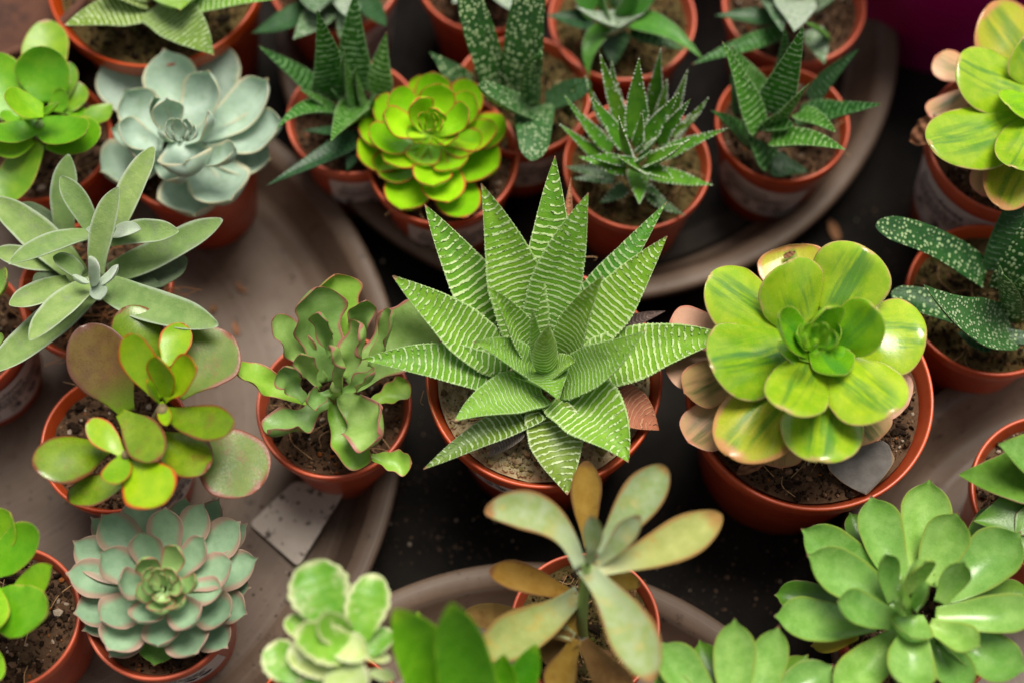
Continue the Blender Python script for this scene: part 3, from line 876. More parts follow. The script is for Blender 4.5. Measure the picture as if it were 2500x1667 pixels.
leaves(r, VA, p, [
    (1280, 910, 1422, 480, 285, 3.4), (1300, 1060, 1612, 1015, 190, 3.1, {'c': .8}), (1080, 1000, 812, 828, 210, 3.0), (1160, 960, 1050, 658, 120, 3.6, {'c': .7}), (1170, 950, 1140, 672, 200, 3.6),
    (1270, 970, 1425, 765, 150, 3.9, {'c': .6}), (1240, 960, 1270, 1105, 350, 3.3, {'c': .6, 'bow': -.2}), (1200, 950, 1095, 880, 110, 3.9, {'c': .6}), 
], 'blue', kind='eche', zb=1.9, bow=-.14, c=.55, th=.3, rip=.02)
q = at(VA, 1235, 925, 5.6 + 3.4)
rosette_core(r, p, q.x, q.y, q.z, 10, .62, 'blue', kind='eche', lift=.8)

# ---- glossy bright green plant at the left edge
r, c0, p = potted(VA, 285, 950, 480, 5.6, 'bright green plant with smooth round leaves at the left edge above the felty star plant', seed=6)
leaves(r, VA, p, [
    (330, 560, 310, 138, 275, 2.2, 'glossolive'), (330, 700, 285, 315, 320, 3.8, {'c': .3}), (110, 820, -60, 370, 290, 3.2), (400, 700, 470, 425, 160, 2.2, 'glossolive'), (380, 760, 548, 565, 210, 2.1, 'glossolive'),
    (300, 760, 30, 655, 210, 4.8, {'c': .2, 'zb': 3.6}), (140, 798, 398, 705, 80, 4.5, {'c': .6}), (280, 850, -70, 930, 180, 3.6), (220, 950, -20, 1050, 150, 2.7), (260, 850, 588, 905, 240, 3.9),
    (320, 960, 690, 900, 260, 2.9), (580, 840, 768, 712, 150, 2.0, 'glossolive', {'kind': 'lance'}), (480, 790, 575, 735, 120, 1.9), (400, 770, 420, 605, 115, 3.0), (245, 960, -20, 1400, 240, 1.6, 'glossolive', {'kind': 'strap'}), (130, 800, 0, 790, 100, 3.2)
], 'glossgreen', kind='round', zb=2.4, bow=-.06, c=.22, th=.22)
tube(r, 'stem', curve_pts([c0 + Vector((0, 0, -.8)), at(VA, 285, 930, 6.4), at(VA, 270, 850, 8.2)]), [.28 - .008 * i for i in range(14)], L['stem'])

# ---- felty grey green star plant
r, c0, p = potted(VE, 650, 985, 525, 5.6, 'felty grey green star shaped plant with long soft leaves on the left', seed=7, fmat=M['coir'], fib=60, mound=.5)
leaves(r, VE, p, [
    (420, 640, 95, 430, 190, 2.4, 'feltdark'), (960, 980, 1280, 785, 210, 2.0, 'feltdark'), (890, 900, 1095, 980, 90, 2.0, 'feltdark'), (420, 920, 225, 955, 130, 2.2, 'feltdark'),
    (700, 900, -90, 1570, 235, 2.8, {'side': .03}), (560, 930, -70, 370, 215, 3.2), (420, 830, -50, 735, 150, 3.0), (740, 900, 1522, 520, 210, 3.2, {'side': -.04}),
    (450, 660, 470, 75, 165, 3.6, {'side': .05}),
], 'felt', kind='strap', zb=1.6, bow=.04, c=.42, th=.36)
leaves(r, VE, p, [
    (640, 600, 414, 225, 145, 4.4), (760, 640, 1052, 22, 175, 4.5), (740, 660, 1222, 605, 165, 4.0), (760, 620, 962, 590, 115, 4.7, 'feltpale'), (480, 950, 62, 1105, 175, 4.0), 
    (640, 950, 205, 1348, 185, 4.7), (690, 960, 1495, 1245, 240, 4.3, {'side': -.04}), (560, 900, 360, 780, 140, 3.9), (640, 625, 58, 828, 155, 4.9, {'bow': .1}),
    (670, 900, 812, 300, 165, 5.3, {'side': .04, 'c': .35}),
], 'felt', kind='strap', zb=3.0, bow=.05, c=.42, th=.36)
leaves(r, VE, p, [
    (680, 950, 808, 832, 95, 5.0), (660, 950, 692, 1065, 115, 5.0), (600, 940, 498, 905, 90, 4.8), (640, 960, 608, 775, 120, 5.7, 'feltpale'), (650, 600, 590, 590, 60, 4.8),
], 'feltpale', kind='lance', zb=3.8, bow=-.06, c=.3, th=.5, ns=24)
tube(r, 'stem', curve_pts([c0 + Vector((0, 0, -.8)), at(VE, 640, 950, 8.2)], 8), [.3] * 8, L['stem'])

# ---- plant in the labelled pot at the left edge
r, c0, p = potted(VE, -330, 1290, 510, 5.6, 'plant cut off by the left edge, its orange pot showing a white price label', seed=8)
leaves(r, VE, p, [(-150, 970, 38, 955, 240, 2.8), (-120, 1400, 24, 1325, 110, 2.2), (-250, 1150, -200, 880, 260, 3), (-300, 1300, -500, 1450, 260, 3), (-300, 1250, -560, 1150, 260, 3), (-280, 1300, -250, 1560, 260, 2.4)], 'agave', kind='spoon', zb=1.5, bow=-.08, c=.25)
price_label(r, p, 52, 1.25, 4.6, 3.0, price='£ 3.99', lift=.12)

# ---- jade plant
r, c0, p = potted(VF, 790, 1050, 515, 5.6, 'jade plant with rounded red rimmed paddle leaves, some bronzed, at lower left', seed=9, fib=10)
leaves(r, VF, p, [
    (870, 860, 555, 268, 370, 4.6, 'jadebrown'), (1060, 560, 830, 150, 300, 4.0, {'c': -.15}), (1200, 740, 1570, 318, 400, 3.4, 'jadeblush'), (1340, 1010, 1780, 1370, 430, 2.6, 'jadeblush'), (900, 1310, 455, 1440, 190, 3.0), (1060, 700, 1160, 260, 180, 2.4, 'jadebrown'),
    (1050, 1010, 1420, 1250, 290, 4.2, {'c': -.1}), (740, 1090, 235, 1245, 330, 4.4, {'c': -.15}),
], 'jade', kind='paddle', zb=3.2, bow=.02, c=.12, th=.26)
leaves(r, VF, p, [
    (1130, 540, 1265, 255, 195, 4.4), (1090, 770, 880, 322, 210, 6.2), (1130, 770, 1075, 480, 190, 6.0, {'c': .4}), (1120, 780, 1340, 555, 230, 6.2, {'side': .1, 'c': .3}), (1110, 850, 1602, 965, 230, 5.4, 'jade'),
    (820, 860, 1070, 1190, 240, 5.0, 'jade', {'side': .05}), (840, 1150, 600, 915, 160, 4.8), (850, 1140, 770, 1345, 170, 5.2), (870, 1180, 1120, 1480, 320, 5.4), (1100, 780, 1145, 945, 80, 6.5, {'c': .4}), (1085, 790, 1000, 640, 90, 6.4, {'c': .4}),
], 'jadebright', kind='paddle', zb=4.2, bow=-.02, c=.15, th=.26)
tube(r, 'stem', curve_pts([c0 + Vector((0, 0, -.8)), at(VF, 1000, 1020, 7.6), at(VF, 1110, 830, 10.2)]), [.34 - .012 * i for i in range(14)], L['stembrown'])
tube(r, 'stem', curve_pts([at(VF, 960, 1030, 7.2), at(VF, 900, 1120, 8.6), at(VF, 860, 1150, 10.0)]), [.26 - .008 * i for i in range(14)], L['stembrown'])
price_label(r, p, 62, .9, 3.6, 2.6)

# ---- wavy leaved plant
r, c0, p = potted(VG, 882, 1085, 532, 5.6, 'small plant with wavy grey green leaves edged in mauve, left of the striped plant', seed=10, fib=22)
leaves(r, VG, p, [
    (820, 820, 890, 198, 310, 3.2, 'wavygreen', {'wav': .12}), (830, 930, 770, 285, 320, 3.8, {'wav': .06}), (1000, 960, 1560, 400, 400, 3.0, {'wav': .03, 'c': .15, 'kind': 'spoon'}), (980, 700, 1095, 375, 145, 3.4), (810, 930, 462, 500, 210, 3.2),
    (720, 1070, 185, 825, 175, 3.2, 'wavygreen'), (850, 1040, 425, 1270, 225, 2.6), (1130, 1080, 1395, 925, 140, 1.4, 'wavygreen', {'wav': .06}), (880, 1080, 1140, 1450, 210, 1.6, 'wavygreen', {'side': -.1}), (1130, 1440, 1415, 1490, 140, 1.5, 'wavygreen', {'wav': .06}),
    (950, 1000, 1190, 1290, 290, 3.0),
], 'wavy', kind='fan', zb=1.4, bow=-.07, c=.5, th=.2, wav=.26, nwav=1.7, twist=55, lobe=.09, rip=.05)
leaves(r, VG, p, [
    (870, 760, 775, 460, 120, 4.4), (950, 900, 1060, 535, 180, 4.3), (1130, 830, 1275, 445, 125, 4.4), (920, 1000, 868, 700, 120, 5.0), (790, 975, 655, 740, 120, 4.4), (680, 1070, 532, 830, 150, 3.6), (930, 1000, 1150, 865, 110, 4.2), (860, 1000, 700, 1060, 120, 3.4)
], 'wavy', kind='fan', zb=2.4, bow=-.08, c=.8, th=.22, wav=.28, nwav=1.5, twist=-60, lobe=.10, rip=.05)
tube(r, 'stem', curve_pts([c0 + Vector((0, 0, -.8)), at(VG, 885, 1020, 6.8), at(VG, 900, 960, 8.2)]), [.22] * 14, L['stem'])

# ---- dark spiky plant, upper left of the lime rosette
r, c0, p = potted(VB, 730, 795, 455, 5.6, 'dark green spiky ribbed plant between the blue rosette and the lime rosette', seed=12, fib=10)
leaves(r, VB, p, [
    (770, 620, 752, -70, 215, 4.4, 'dark'), (580, 700, 487, 70, 225, 5.2), (720, 740, 680, 340, 165, 4.6), (920, 660, 962, 222, 160, 3.2), (520, 640, 85, 315, 140, 2.6, 'dark'), (670, 780, 205, 888, 145, 2.9, {'bow': .12, 'side': -.08}),
    (830, 680, 580, 972, 200, 3.6, {'c': .6}), (610, 760, 362, 612, 85, 3.6), (790, 930, 138, 1272, 140, 1.4, 'deep'), (770, 980, 690, 1170, 120, .2, 'deep'), (680, 740, 580, 605, 55, 4.0), (790, 720, 750, 460, 130, 4.0),
    (700, 900, 375, 892, 80, 1.4, 'deep'), (830, 780, 895, 640, 120, 2.8, 'dark'),
], 'darkbright', kind='tri', zb=.6, bow=.03, c=.3, th=.6, ns=70, ser=.05, nser=24, pearls=.03, pstep=.17, prow=.9, wf=1.14)
price_label(r, p, 20, 1.15, 3.6, 2.4)

# ---- silvery plant top, left of centre
r, c0, p = potted(VB, 600, -160, 455, 5.6, 'silvery grey green broad leaved plant at the top edge, left of centre', seed=13, fib=6)
leaves(r, VB, p, [
    (580, 20, 325, 272, 200, 2.8), (440, 50, 35, 232, 160, 1.8, 'deep'), (720, 20, 640, 262, 140, 1.8), (800, -20, 962, 182, 140, 1.3, 'deep'), (640, -80, 690, 112, 130, 3.6, 'silverwhite'), (510, -120, 490, 90, 270, 3.6, {'c': .5}), 
    (600, -200, 600, -420, 240, 3.6), (680, -160, 900, -260, 200, 3), (500, -180, 250, -260, 200, 3),
], 'silver', kind='wide', zb=.8, bow=-.03, c=.35, th=.35, ns=50)
price_label(r, p, 68, 1.0, 3.6, 2.6)

# ---- warty tongue leaved plant
r, c0, p = potted(VB, 1885, 640, 475, 5.6, 'dark tongue leaved plant covered in white warts, standing right of the lime rosette', seed=14, soilmat='darkmoss', fib=8)
leaves(r, VB, p, [
    (1740, 640, 1490, -150, 215, 5.0, {'side': .02}), (1890, 660, 1985, -220, 250, 5.2, {'side': .02}), (1520, 600, 1255, 355, 155, 1.5, {'kind': 'tri'}), (2040, 720, 2360, 600, 210, 2.4, 'deep'), (2200, 800, 2262, 572, 120, 2.2, {'kind': 'tri'}),
    (1960, 700, 2000, 365, 180, 4.2, {'c': .5}), (1980, 760, 1590, 585, 220, 3.6, 'wartypale', {'side': .10, 'c': .4}), (1970, 720, 1965, 1100, 245, 2.2, 'wartypale', {'bow': .1}),
], 'warty', kind='tongue', zb=.6, bow=.03, c=.25, th=.32, ns=50)
price_label(r, p, 8, 1.15, 4.2, 2.5)

# ---- whitish plant behind it
r, c0, p = potted(VB, 1640, -180, 475, 5.6, 'whitish plant at the top edge mostly hidden behind the warty tongue leaves', seed=15, fib=5)
leaves(r, VB, p, [(1690, -150, 1850, 85, 190, 1.6, 'silverwhite'), (1560, -150, 1415, 25, 160, 1.2, 'silverwhite'), (1560, -60, 1500, 175, 120, .4, 'silver'), (1640, -200, 1640, -420, 220, 3), (1700, -180, 1950, -250, 220, 2.6), (1600, -180, 1350, -260, 220, 2.6)], 'silver', kind='wide', zb=.6, bow=-.02, c=.3, th=.35, ns=46)

# ---- green plant with drooping toothed leaves, top centre
r, c0, p = potted(VC, 755, 120, 505, 5.6, 'drooping toothed green plant with whitish heart, behind the white dotted plant', seed=16, soilmat='darkmoss', fib=8)
leaves(r, VC, p, [
    (560, 140, 235, 105, 160, 1.4, 'deep'), (690, 220, 690, 455, 190, .4, 'deep'), (820, 200, 1195, 348, 130, .9, 'dark'), (790, 130, 1305, 405, 180, 1.6, {'bow': .13}), (660, 190, 530, 535, 140, .5, {'bow': .22, 'side': -.12}),
    (650, 100, 600, -160, 210, 3.4), (770, 90, 830, -110, 170, 4.0), (560, 80, 370, -160, 190, 2.6), (800, 100, 1050, -120, 170, 2.6),
    (760, 140, 432, 45, 150, 3.4, 'silverwhite', {'side': .10, 'c': .6}), (650, 205, 900, 92, 140, 3.6, 'silverwhite', {'side': -.10, 'c': .6}), (720, 60, 740, -60, 160, 4.4, 'silver'),
], 'grassy', kind='tri', zb=1.0, bow=.0, c=.3, th=.35, ns=70, ser=.05, nser=36)

# ---- white dotted spiky plant
r, c0, p = potted(VC, 855, 1120, 505, 5.6, 'spiky green plant with rows of raised white pearl dots, above the striped plant', seed=17, soilmat='darkmoss', fib=14)
leaves(r, VC, p, [
    (700, 1230, 410, 1222, 75, .8, 'pearldark'), (640, 1180, 360, 1140, 95, .8, 'pearldark'), (780, 1280, 595, 1392, 105, .5, 'pearldark'), (930, 1330, 1182, 1475, 95, .2, 'pearldark'), (900, 1270, 1030, 1350, 70, .9, 'pearldark'),
    (770, 900, 596, 350, 120, 4.4), (760, 850, 680, 400, 95, 3.8), (960, 800, 1018, 325, 105, 4.0), (1000, 850, 1060, 525, 75, 2.8), (1060, 880, 1205, 465, 85, 3.4), (1100, 930, 1345, 665, 80, 2.9), (1110, 920, 1275, 775, 65, 2.4), (650, 860, 500, 515, 65, 2.8),
    (680, 1030, 353, 645, 110, 3.2), (620, 1100, 318, 845, 95, 2.6), (960, 1090, 1482, 878, 125, 3.0), (950, 1180, 1380, 1268, 130, 1.8), (850, 1160, 870, 1400, 140, 1.6, {'c': .15}),
], 'pearl', kind='tri', zb=.7, bow=-.02, c=.3, th=.4, ns=70, pearls=.045, pstep=.165, prow=.8, wf=1.05)
leaves(r, VC, p, [
    (850, 940, 868, 388, 160, 5.0), (770, 1000, 528, 650, 130, 4.2), (900, 970, 1142, 630, 140, 4.6), (1000, 990, 1222, 675, 120, 4.2), (780, 1160, 455, 1072, 130, 2.4), (750, 1110, 528, 1075, 110, 3.2, {'c': .5}), (900, 1140, 1105, 1230, 120, 2.8),
    (910, 1110, 1218, 952, 140, 4.2), (800, 1060, 728, 790, 110, 5.0), (850, 1000, 890, 750, 80, 5.2), (880, 1040, 1022, 910, 80, 4.8), (880, 1150, 718, 1065, 120, 4.0, {'c': .5}), (850, 1090, 962, 1028, 95, 4.6), (845, 1040, 916, 950, 55, 5.0)
], 'pearl', kind='tri', zb=1.8, bow=-.02, c=.3, th=.4, ns=70, pearls=.045, pstep=.165, prow=.8, wf=1.05)

# ---- dark star plant, right in the top saucer
r, c0, p = potted(VD, 450, 840, 460, 5.6, 'dark green star shaped ribbed plant at the right of the top saucer', seed=18, fib=14)
leaves(r, VD, p, [
    (150, 780, 92, 505, 85, 1.6, 'deep'), (430, 560, 466, 190, 110, 3.4, 'dark'), (640, 680, 972, 338, 125, 2.8, 'deep'), (330, 720, 100, 320, 215, 3.4), (560, 790, 1132, 712, 175, 2.8, 'dark'), (240, 980, -42, 755, 145, 2.4, 'dark'),
    (370, 1120, 208, 922, 165, 1.2, 'dark', {'c': .5}), (370, 1120, 625, 1170, 155, .2, 'deep'), 
], 'darkbright', kind='tri', zb=.4, bow=.02, c=.3, th=.6, ns=70, ser=.05, nser=22, pearls=.03, pstep=.17, prow=.9, wf=1.14)
leaves(r, VD, p, [
    (285, 900, 35, 280, 170, 4.8), (370, 780, 592, 178, 215, 5.4), (560, 770, 815, 905, 140, 3.6), (420, 830, 637, 568, 130, 4.6), (370, 950, 884, 1030, 155, 3.2, {'side': .05}), (310, 860, 525, 860, 125, 5.0, {'c': .6, 'kind': 'lance'}), (310, 870, 430, 760, 90, 4.8)
], 'darkbright', kind='tri', zb=1.6, bow=.02, c=.35, th=.6, ns=70, ser=.05, nser=22, pearls=.03, pstep=.17, prow=.9, wf=1.14)
price_label(r, p, -24, 1.3, 4.0, 2.5, tilt=-14)

# ---- silver plant, top right
r, c0, p = potted(VD, 530, 20, 492, 5.6, 'silvery plant with a pale dotted heart at the top edge behind the dark star plant', seed=19, fib=8)
leaves(r, VD, p, [
    (440, 140, -15, 108, 130, 1.2, 'deep'), (470, 220, -172, 442, 120, 1.6, 'dark', {'ser': .08}), (680, 40, 870, -70, 180, 2.2), (650, 200, 735, 440, 150, .8), (350, -40, 445, 218, 160, 2.8, 'silver'), (780, 265, 582, 148, 80, 2.8, 'darkbright', {'ser': .1, 'nser': 12}),
    (530, -30, 600, -260, 200, 3), (440, -50, 300, -240, 200, 3), (520, -30, 530, 218, 260, 3.6, 'silverwhite', {'c': .3}),
], 'silver', kind='wide', zb=.9, bow=.02, c=.35, th=.36, ns=50)

# ---- large variegated rosette at the upper right edge
r, c0, p = potted(VD, 2035, 950, 600, 7.0, 'striped yellow green rosette cut off by the upper right edge', zbase=0, seed=20)
leaves(r, VD, p, [
    (1740, 540, 1490, 388, 240, 1.2, 'varipeach', {'kind': 'ros'}), (1720, 640, 1450, 800, 190, 1.3, 'varipeach', {'kind': 'ros'}), (1980, 980, 1815, 1345, 260, 1.2, 'varipeach', {'kind': 'ros'}),
    (1500, 830, 1325, 960, 170, .2, 'brownleaf', {'name': 'dry_leaf', 'crumple': .1, 'kind': 'strap'}),
    (2130, 440, 1850, 40, 440, 2.4, 'varigold'), (2190, 920, 1930, 1420, 330, 2.2, 'varigold'), (2330, 820, 2560, 1100, 400, 2.4), (2350, 500, 2560, 250, 400, 2.4),
], 'varigold', kind='round', zb=1.4, bow=-.03, c=-.06, th=.2)
leaves(r, VD, p, [
    (2140, 640, 1640, 430, 440, 3.2), (2110, 810, 1455, 1000, 440, 3.2), (2200, 800, 2010, 1140, 340, 3.8), (2240, 560, 2090, 260, 340, 3.6), (2180, 690, 1985, 720, 250, 4.4, 'varigreen'), (2320, 600, 2560, 520, 340, 3.8), (2240, 640, 2300, 800, 220, 4.4, 'varigreen'), (2240, 620, 2340, 500, 220, 4.6, 'varigreen')
], 'vari', kind='round', zb=2.2, bow=-.05, c=-.10, th=.2)
price_label(r, p, -50, 1.3, 5.0, 3.6)

# ---- second warty plant at the right edge
r, c0, p = potted(VO, 720, 545, 400, 5.6, 'dark warty tongue leaved plant at the right edge', zbase=0, seed=21, soilmat='darkmoss', fib=10)
leaves(r, VO, p, [
    (700, 440, 172, 195, 150, 3.0, {'side': -.03}), (740, 420, 842, 92, 135, 2.8, 'deep'), (620, 640, 245, 530, 140, 1.4, 'warty'), (600, 680, 735, 785, 120, .6, 'deep'), (720, 715, 980, 745, 70, .8),
    (790, 520, 960, 150, 180, 3.8), (860, 640, 930, 430, 150, 3.8), (810, 600, 782, 425, 150, 4.2, 'wartypale', {'c': .5}), (830, 680, 402, 482, 230, 3.6, 'wartypale', {'side': .10, 'c': .4, 'kind': 'wide'}),
], 'warty', kind='tongue', zb=.7, bow=.03, c=.28, th=.34, ns=50)

# ---- large variegated rosette, centre right
r, c0, p = potted(VN, 800, 860, 640, 7.2, 'whole glossy yellow green rosette with round leaves, right of the striped plant', zbase=0, seed=22, fib=46, mound=.3)
leaves(r, VN, p, [
    (720, 380, 690, 100, 340, 1.4, 'varigold'), (420, 600, 72, 500, 220, 1.6, 'varipink'), (420, 680, 55, 760, 240, 1.3, 'varipink'), (440, 740, 150, 870, 240, 1.7, 'varipeach'), (440, 900, 172, 1125, 250, 1.0, 'varipeach'), (650, 1040, 640, 1255, 230, .9, 'varipeach'),
    (980, 900, 1150, 1115, 270, 1.3, 'varipeach'), (1100, 800, 1310, 930, 260, 1.1, 'varipink'),
], 'varipeach', kind='ros', zb=1.0, bow=-.03, c=.2, th=.14)
leaves(r, VN, p, [
    (650, 500, 272, 268, 330, 3.0), (900, 460, 1090, 115, 370, 3.4), (1020, 580, 1405, 580, 380, 2.4), (700, 790, 370, 1190, 360, 2.6, 'varigold'), (860, 760, 840, 1222, 380, 3.0), (770, 510, 690, 182, 335, 3.8), (700, 620, 282, 720, 390, 3.6),
], 'vari', kind='round', zb=1.8, bow=-.03, c=-.22, th=.24)
leaves(r, VN, p, [
    (920, 710, 1240, 965, 365, 4.0), (810, 690, 665, 955, 290, 4.6), (930, 630, 1140, 425, 255, 4.9, 'varigreen'), (800, 640, 640, 470, 195, 5.0, 'varigreen', {'c': .4}), (850, 620, 890, 430, 215, 5.3, 'varigreen', {'c': .4}), (840, 640, 975, 770, 195, 5.3, 'varigreen', {'c': .4}), (810, 640, 750, 690, 100, 5.5, 'varigreen', {'c': .4}), (860, 590, 960, 540, 130, 5.6, 'varigreen', {'c': .4}), (800, 600, 735, 560, 120, 5.6, 'varigreen', {'c': .4}), (900, 640, 1000, 660, 200, 4.6, 'varigreen'), (760, 660, 690, 700, 200, 4.5, 'varigreen')
], 'vari', kind='round', zb=2.6, bow=-.04, c=-.18, th=.24)
q = at(VN, 830, 600, 7.2 + 5.0)
rosette_core(r, p, q.x, q.y, q.z, 9, .62, 'varigreen', lift=.8)
leaves(r, VN, p, [(1040, 1140, 1092, 1392, 320, -.2, 'greyleaf', {'name': 'dry_leaf', 'kind': 'wide', 'c': .15, 'th': .06, 'zb': .2}), (560, 1215, 420, 1285, 60, .0, 'brownleaf', {'name': 'dry_leaf', 'crumple': .2, 'zb': 0, 'kind': 'strap'})], 'greyleaf')

# ---- broad leaved plant at the right edge, lower
r, c0, p = potted(VO, 1035, 1480, 405, 5.6, 'broad leaved green plant cut off by the right edge, in the saucer there', seed=23, fib=6)
leaves(r, VO, p, [(1040, 1400, 566, 1388, 250, 3.2), (1080, 1340, 760, 1245, 260, 4.4, 'agave'), (1000, 1520, 640, 1610, 220, 2.0), (1000, 1600, 850, 1760, 220, 2.0), (1080, 1350, 1200, 1150, 240, 4), (1100, 1450, 1350, 1500, 240, 4)], 'agavedark', kind='wide', zb=2.2, bow=-.02, c=.25, th=.25)

# ---- big pale green rosette, lower right
r, c0, p = potted(VM, 1380, 1130, 560, 5.6, 'big pale green rosette with long fleshy leaves in the lower right', seed=24, fib=6)
leaves(r, VM, p, [
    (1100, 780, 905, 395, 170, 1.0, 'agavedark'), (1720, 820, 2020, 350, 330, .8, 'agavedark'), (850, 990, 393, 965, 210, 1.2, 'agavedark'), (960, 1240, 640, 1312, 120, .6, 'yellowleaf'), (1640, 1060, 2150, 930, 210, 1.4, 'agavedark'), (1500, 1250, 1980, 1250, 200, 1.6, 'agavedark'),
    (1200, 940, 575, 512, 300, 2.6), (1260, 880, 1055, 285, 300, 2.6), (1410, 830, 1455, 170, 320, 2.4), (1530, 960, 2080, 530, 340, 2.6), (1080, 1150, 392, 1105, 280, 2.6), (1450, 900, 1650, 400, 290, 3.0),
    (1480, 1240, 1720, 1620, 250, 2.4), (1540, 1210, 2120, 1480, 310, 2.6), (1280, 1210, 790, 1620, 280, 2.6),
], 'agave', kind='eche', zb=1.6, bow=-.07, c=.52, th=.34)
leaves(r, VM, p, [
    (1250, 1050, 615, 690, 300, 3.4), (1500, 1110, 2230, 1050, 250, 3.2), (1450, 1170, 1800, 1318, 200, 3.8), (1250, 1150, 822, 1005, 230, 3.8), (1200, 1020, 1160, 682, 160, 4.2, {'c': .5}), (1340, 960, 1430, 735, 200, 4.6, {'c': .5}), (1520, 1020, 1695, 735, 170, 4.2), (1350, 1200, 1330, 1620, 320, 3.2),
    (1330, 1070, 1290, 870, 140, 5.2, {'c': .5}), (1370, 1060, 1460, 900, 130, 5.2, {'c': .5}), (1340, 1090, 1320, 1250, 270, 4.4, {'c': .5}), (1340, 1080, 1250, 1000, 110, 5.0, {'c': .5})
], 'agave', kind='eche', zb=2.4, bow=-.08, c=.55, th=.36)

# ---- pale green rosette at the bottom edge
r, c0, p = potted(VM, 100, 1900, 500, 5.6, 'pale green rosette cut off by the bottom edge, left of the big one', seed=25, fib=4)
leaves(r, VM, p, [
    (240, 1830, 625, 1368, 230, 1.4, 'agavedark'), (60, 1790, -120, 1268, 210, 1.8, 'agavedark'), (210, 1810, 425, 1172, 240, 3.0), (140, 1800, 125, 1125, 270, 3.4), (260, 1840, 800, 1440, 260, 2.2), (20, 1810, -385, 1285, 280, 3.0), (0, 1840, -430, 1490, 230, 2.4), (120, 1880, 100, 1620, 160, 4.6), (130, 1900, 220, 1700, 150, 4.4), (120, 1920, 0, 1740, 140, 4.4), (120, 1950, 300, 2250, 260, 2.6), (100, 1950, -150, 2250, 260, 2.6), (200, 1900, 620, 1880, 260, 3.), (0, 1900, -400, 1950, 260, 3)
], 'agave', kind='eche', zb=2.2, bow=-.07, c=.52, th=.34)

# ---- felty golden plant, bottom centre
r, c0, p = potted(VK, 920, 1170, 515, 5.6, 'tall felty sage plant with amber tipped leaves in front of the spiky striped plant', seed=26, soilmat='darkmoss', fib=16)
leaves(r, VK, p, [
    (830, 1260, 90, 1090, 190, 1.2, 'feltbrown'), (860, 1270, 700, 1640, 230, 1.6, 'feltamber'), (900, 1280, 1200, 1680, 260, 1.0, 'feltbrown'), (840, 1250, 600, 1120, 170, 2.0, 'feltyellow'), (1000, 830, 1300, 890, 130, 2.4, 'feltamber'), (850, 1240, 790, 1050, 120, 2.2, 'feltamber'), (880, 1280, 620, 1380, 200, 1.2, 'feltbrown'),
    (850, 990, 262, 800, 220, 3.0, 'feltamber'), (950, 640, 925, 48, 215, 4.0, 'feltamber'), (880, 950, 175, 1370, 320, 4.2, 'feltyellow', {'side': .04}),
], 'feltgold', kind='spoon', zb=2.6, bow=.03, c=.6, th=.3, wf=1.0)
leaves(r, VK, p, [
    (880, 780, 232, 400, 270, 5.8, {'bow': .08, 'side': -.20, 'c': .5}), (1010, 700, 1470, 85, 290, 5.6), (990, 790, 1850, 410, 290, 5.2, 'feltyellow', {'side': -.06}), (910, 780, 1370, 1560, 330, 5.8, {'side': .06, 'c': .5}), (1010, 750, 1295, 420, 160, 6.6, {'c': .5}), (950, 720, 960, 420, 140, 6.8, {'c': .5}), (940, 760, 985, 650, 90, 6.6, {'c': .5})
], 'feltgold', kind='spoon', zb=4.8, bow=.03, c=.6, th=.3, wf=1.0)
tube(r, 'stem', curve_pts([at(VK, 910, 1330, 4.9), at(VK, 895, 1150, 7.4), at(VK, 935, 770, 10.6)]), [.24 - .006 * i for i in range(14)], L['stem'])

# ---- variegated plant with scalloped leaves, bottom
r, c0, p = potted(VJ, 560, 1840, 520, 5.6, 'cream and green plant with scalloped leaves at the bottom edge', seed=27, fib=6)
leaves(r, VJ, p, [
    (580, 1150, 430, 730, 350, 5.6), (760, 1270, 885, 815, 250, 5.4), (700, 1270, 510, 1100, 190, 6.4), (420, 1260, 285, 1110, 130, 4.8), (360, 1540, 160, 1300, 230, 4.8), (600, 1500, 290, 1330, 190, 5.4, 'creampale'), (840, 1370, 985, 1195, 140, 4.6), (760, 1360, 330, 1210, 240, 6.2, {'c': .5}),
    (620, 1270, 830, 1390, 180, 6.8, 'creampale', {'c': .5}), (650, 1400, 760, 1720, 270, 6.0, 'creampale'), (560, 1560, 330, 1760, 260, 4.6), (820, 1390, 990, 1400, 70, 4.6, 'creampale'), (850, 1500, 1020, 1520, 80, 4.4, 'creampale')
], 'cream', kind='round', zb=5.0, bow=.05, c=.3, th=.2, ser=.07, nser=6, ns=60)
tube(r, 'stem', curve_pts([c0 + Vector((0, 0, -.8)), at(VJ, 690, 1480, 8.4), at(VJ, 690, 1320, 10.8)]), [.28] * 14, L['stem'])

# ---- bright green leaves at the bottom edge
r, c0, p = potted(VJ, 1600, 2330, 520, 5.6, 'bright fresh green plant with broad upright leaves at the bottom edge', seed=28, fib=4)
leaves(r, VJ, p, [(1480, 2080, 1020, 1062, 370, 7.4, {'side': -.03}), (1580, 2080, 1400, 1020, 370, 8.0), (1650, 2050, 1765, 1370, 240, 5.0), (1720, 2080, 1985, 1300, 210, 5.0), (1430, 2000, 1175, 1080, 150, 5.2, {'kind': 'lance'}), (1520, 2200, 1200, 2350, 300, 5), (1700, 2200, 2000, 2300, 300, 5)], 'fresh', kind='strap', zb=2.0, bow=-.03, c=.45, th=.2)
tube(r, 'stem', curve_pts([c0 + Vector((0, 0, -.8)), at(VJ, 1550, 2090, 8.4)], 8), [.3] * 8, L['stem'])

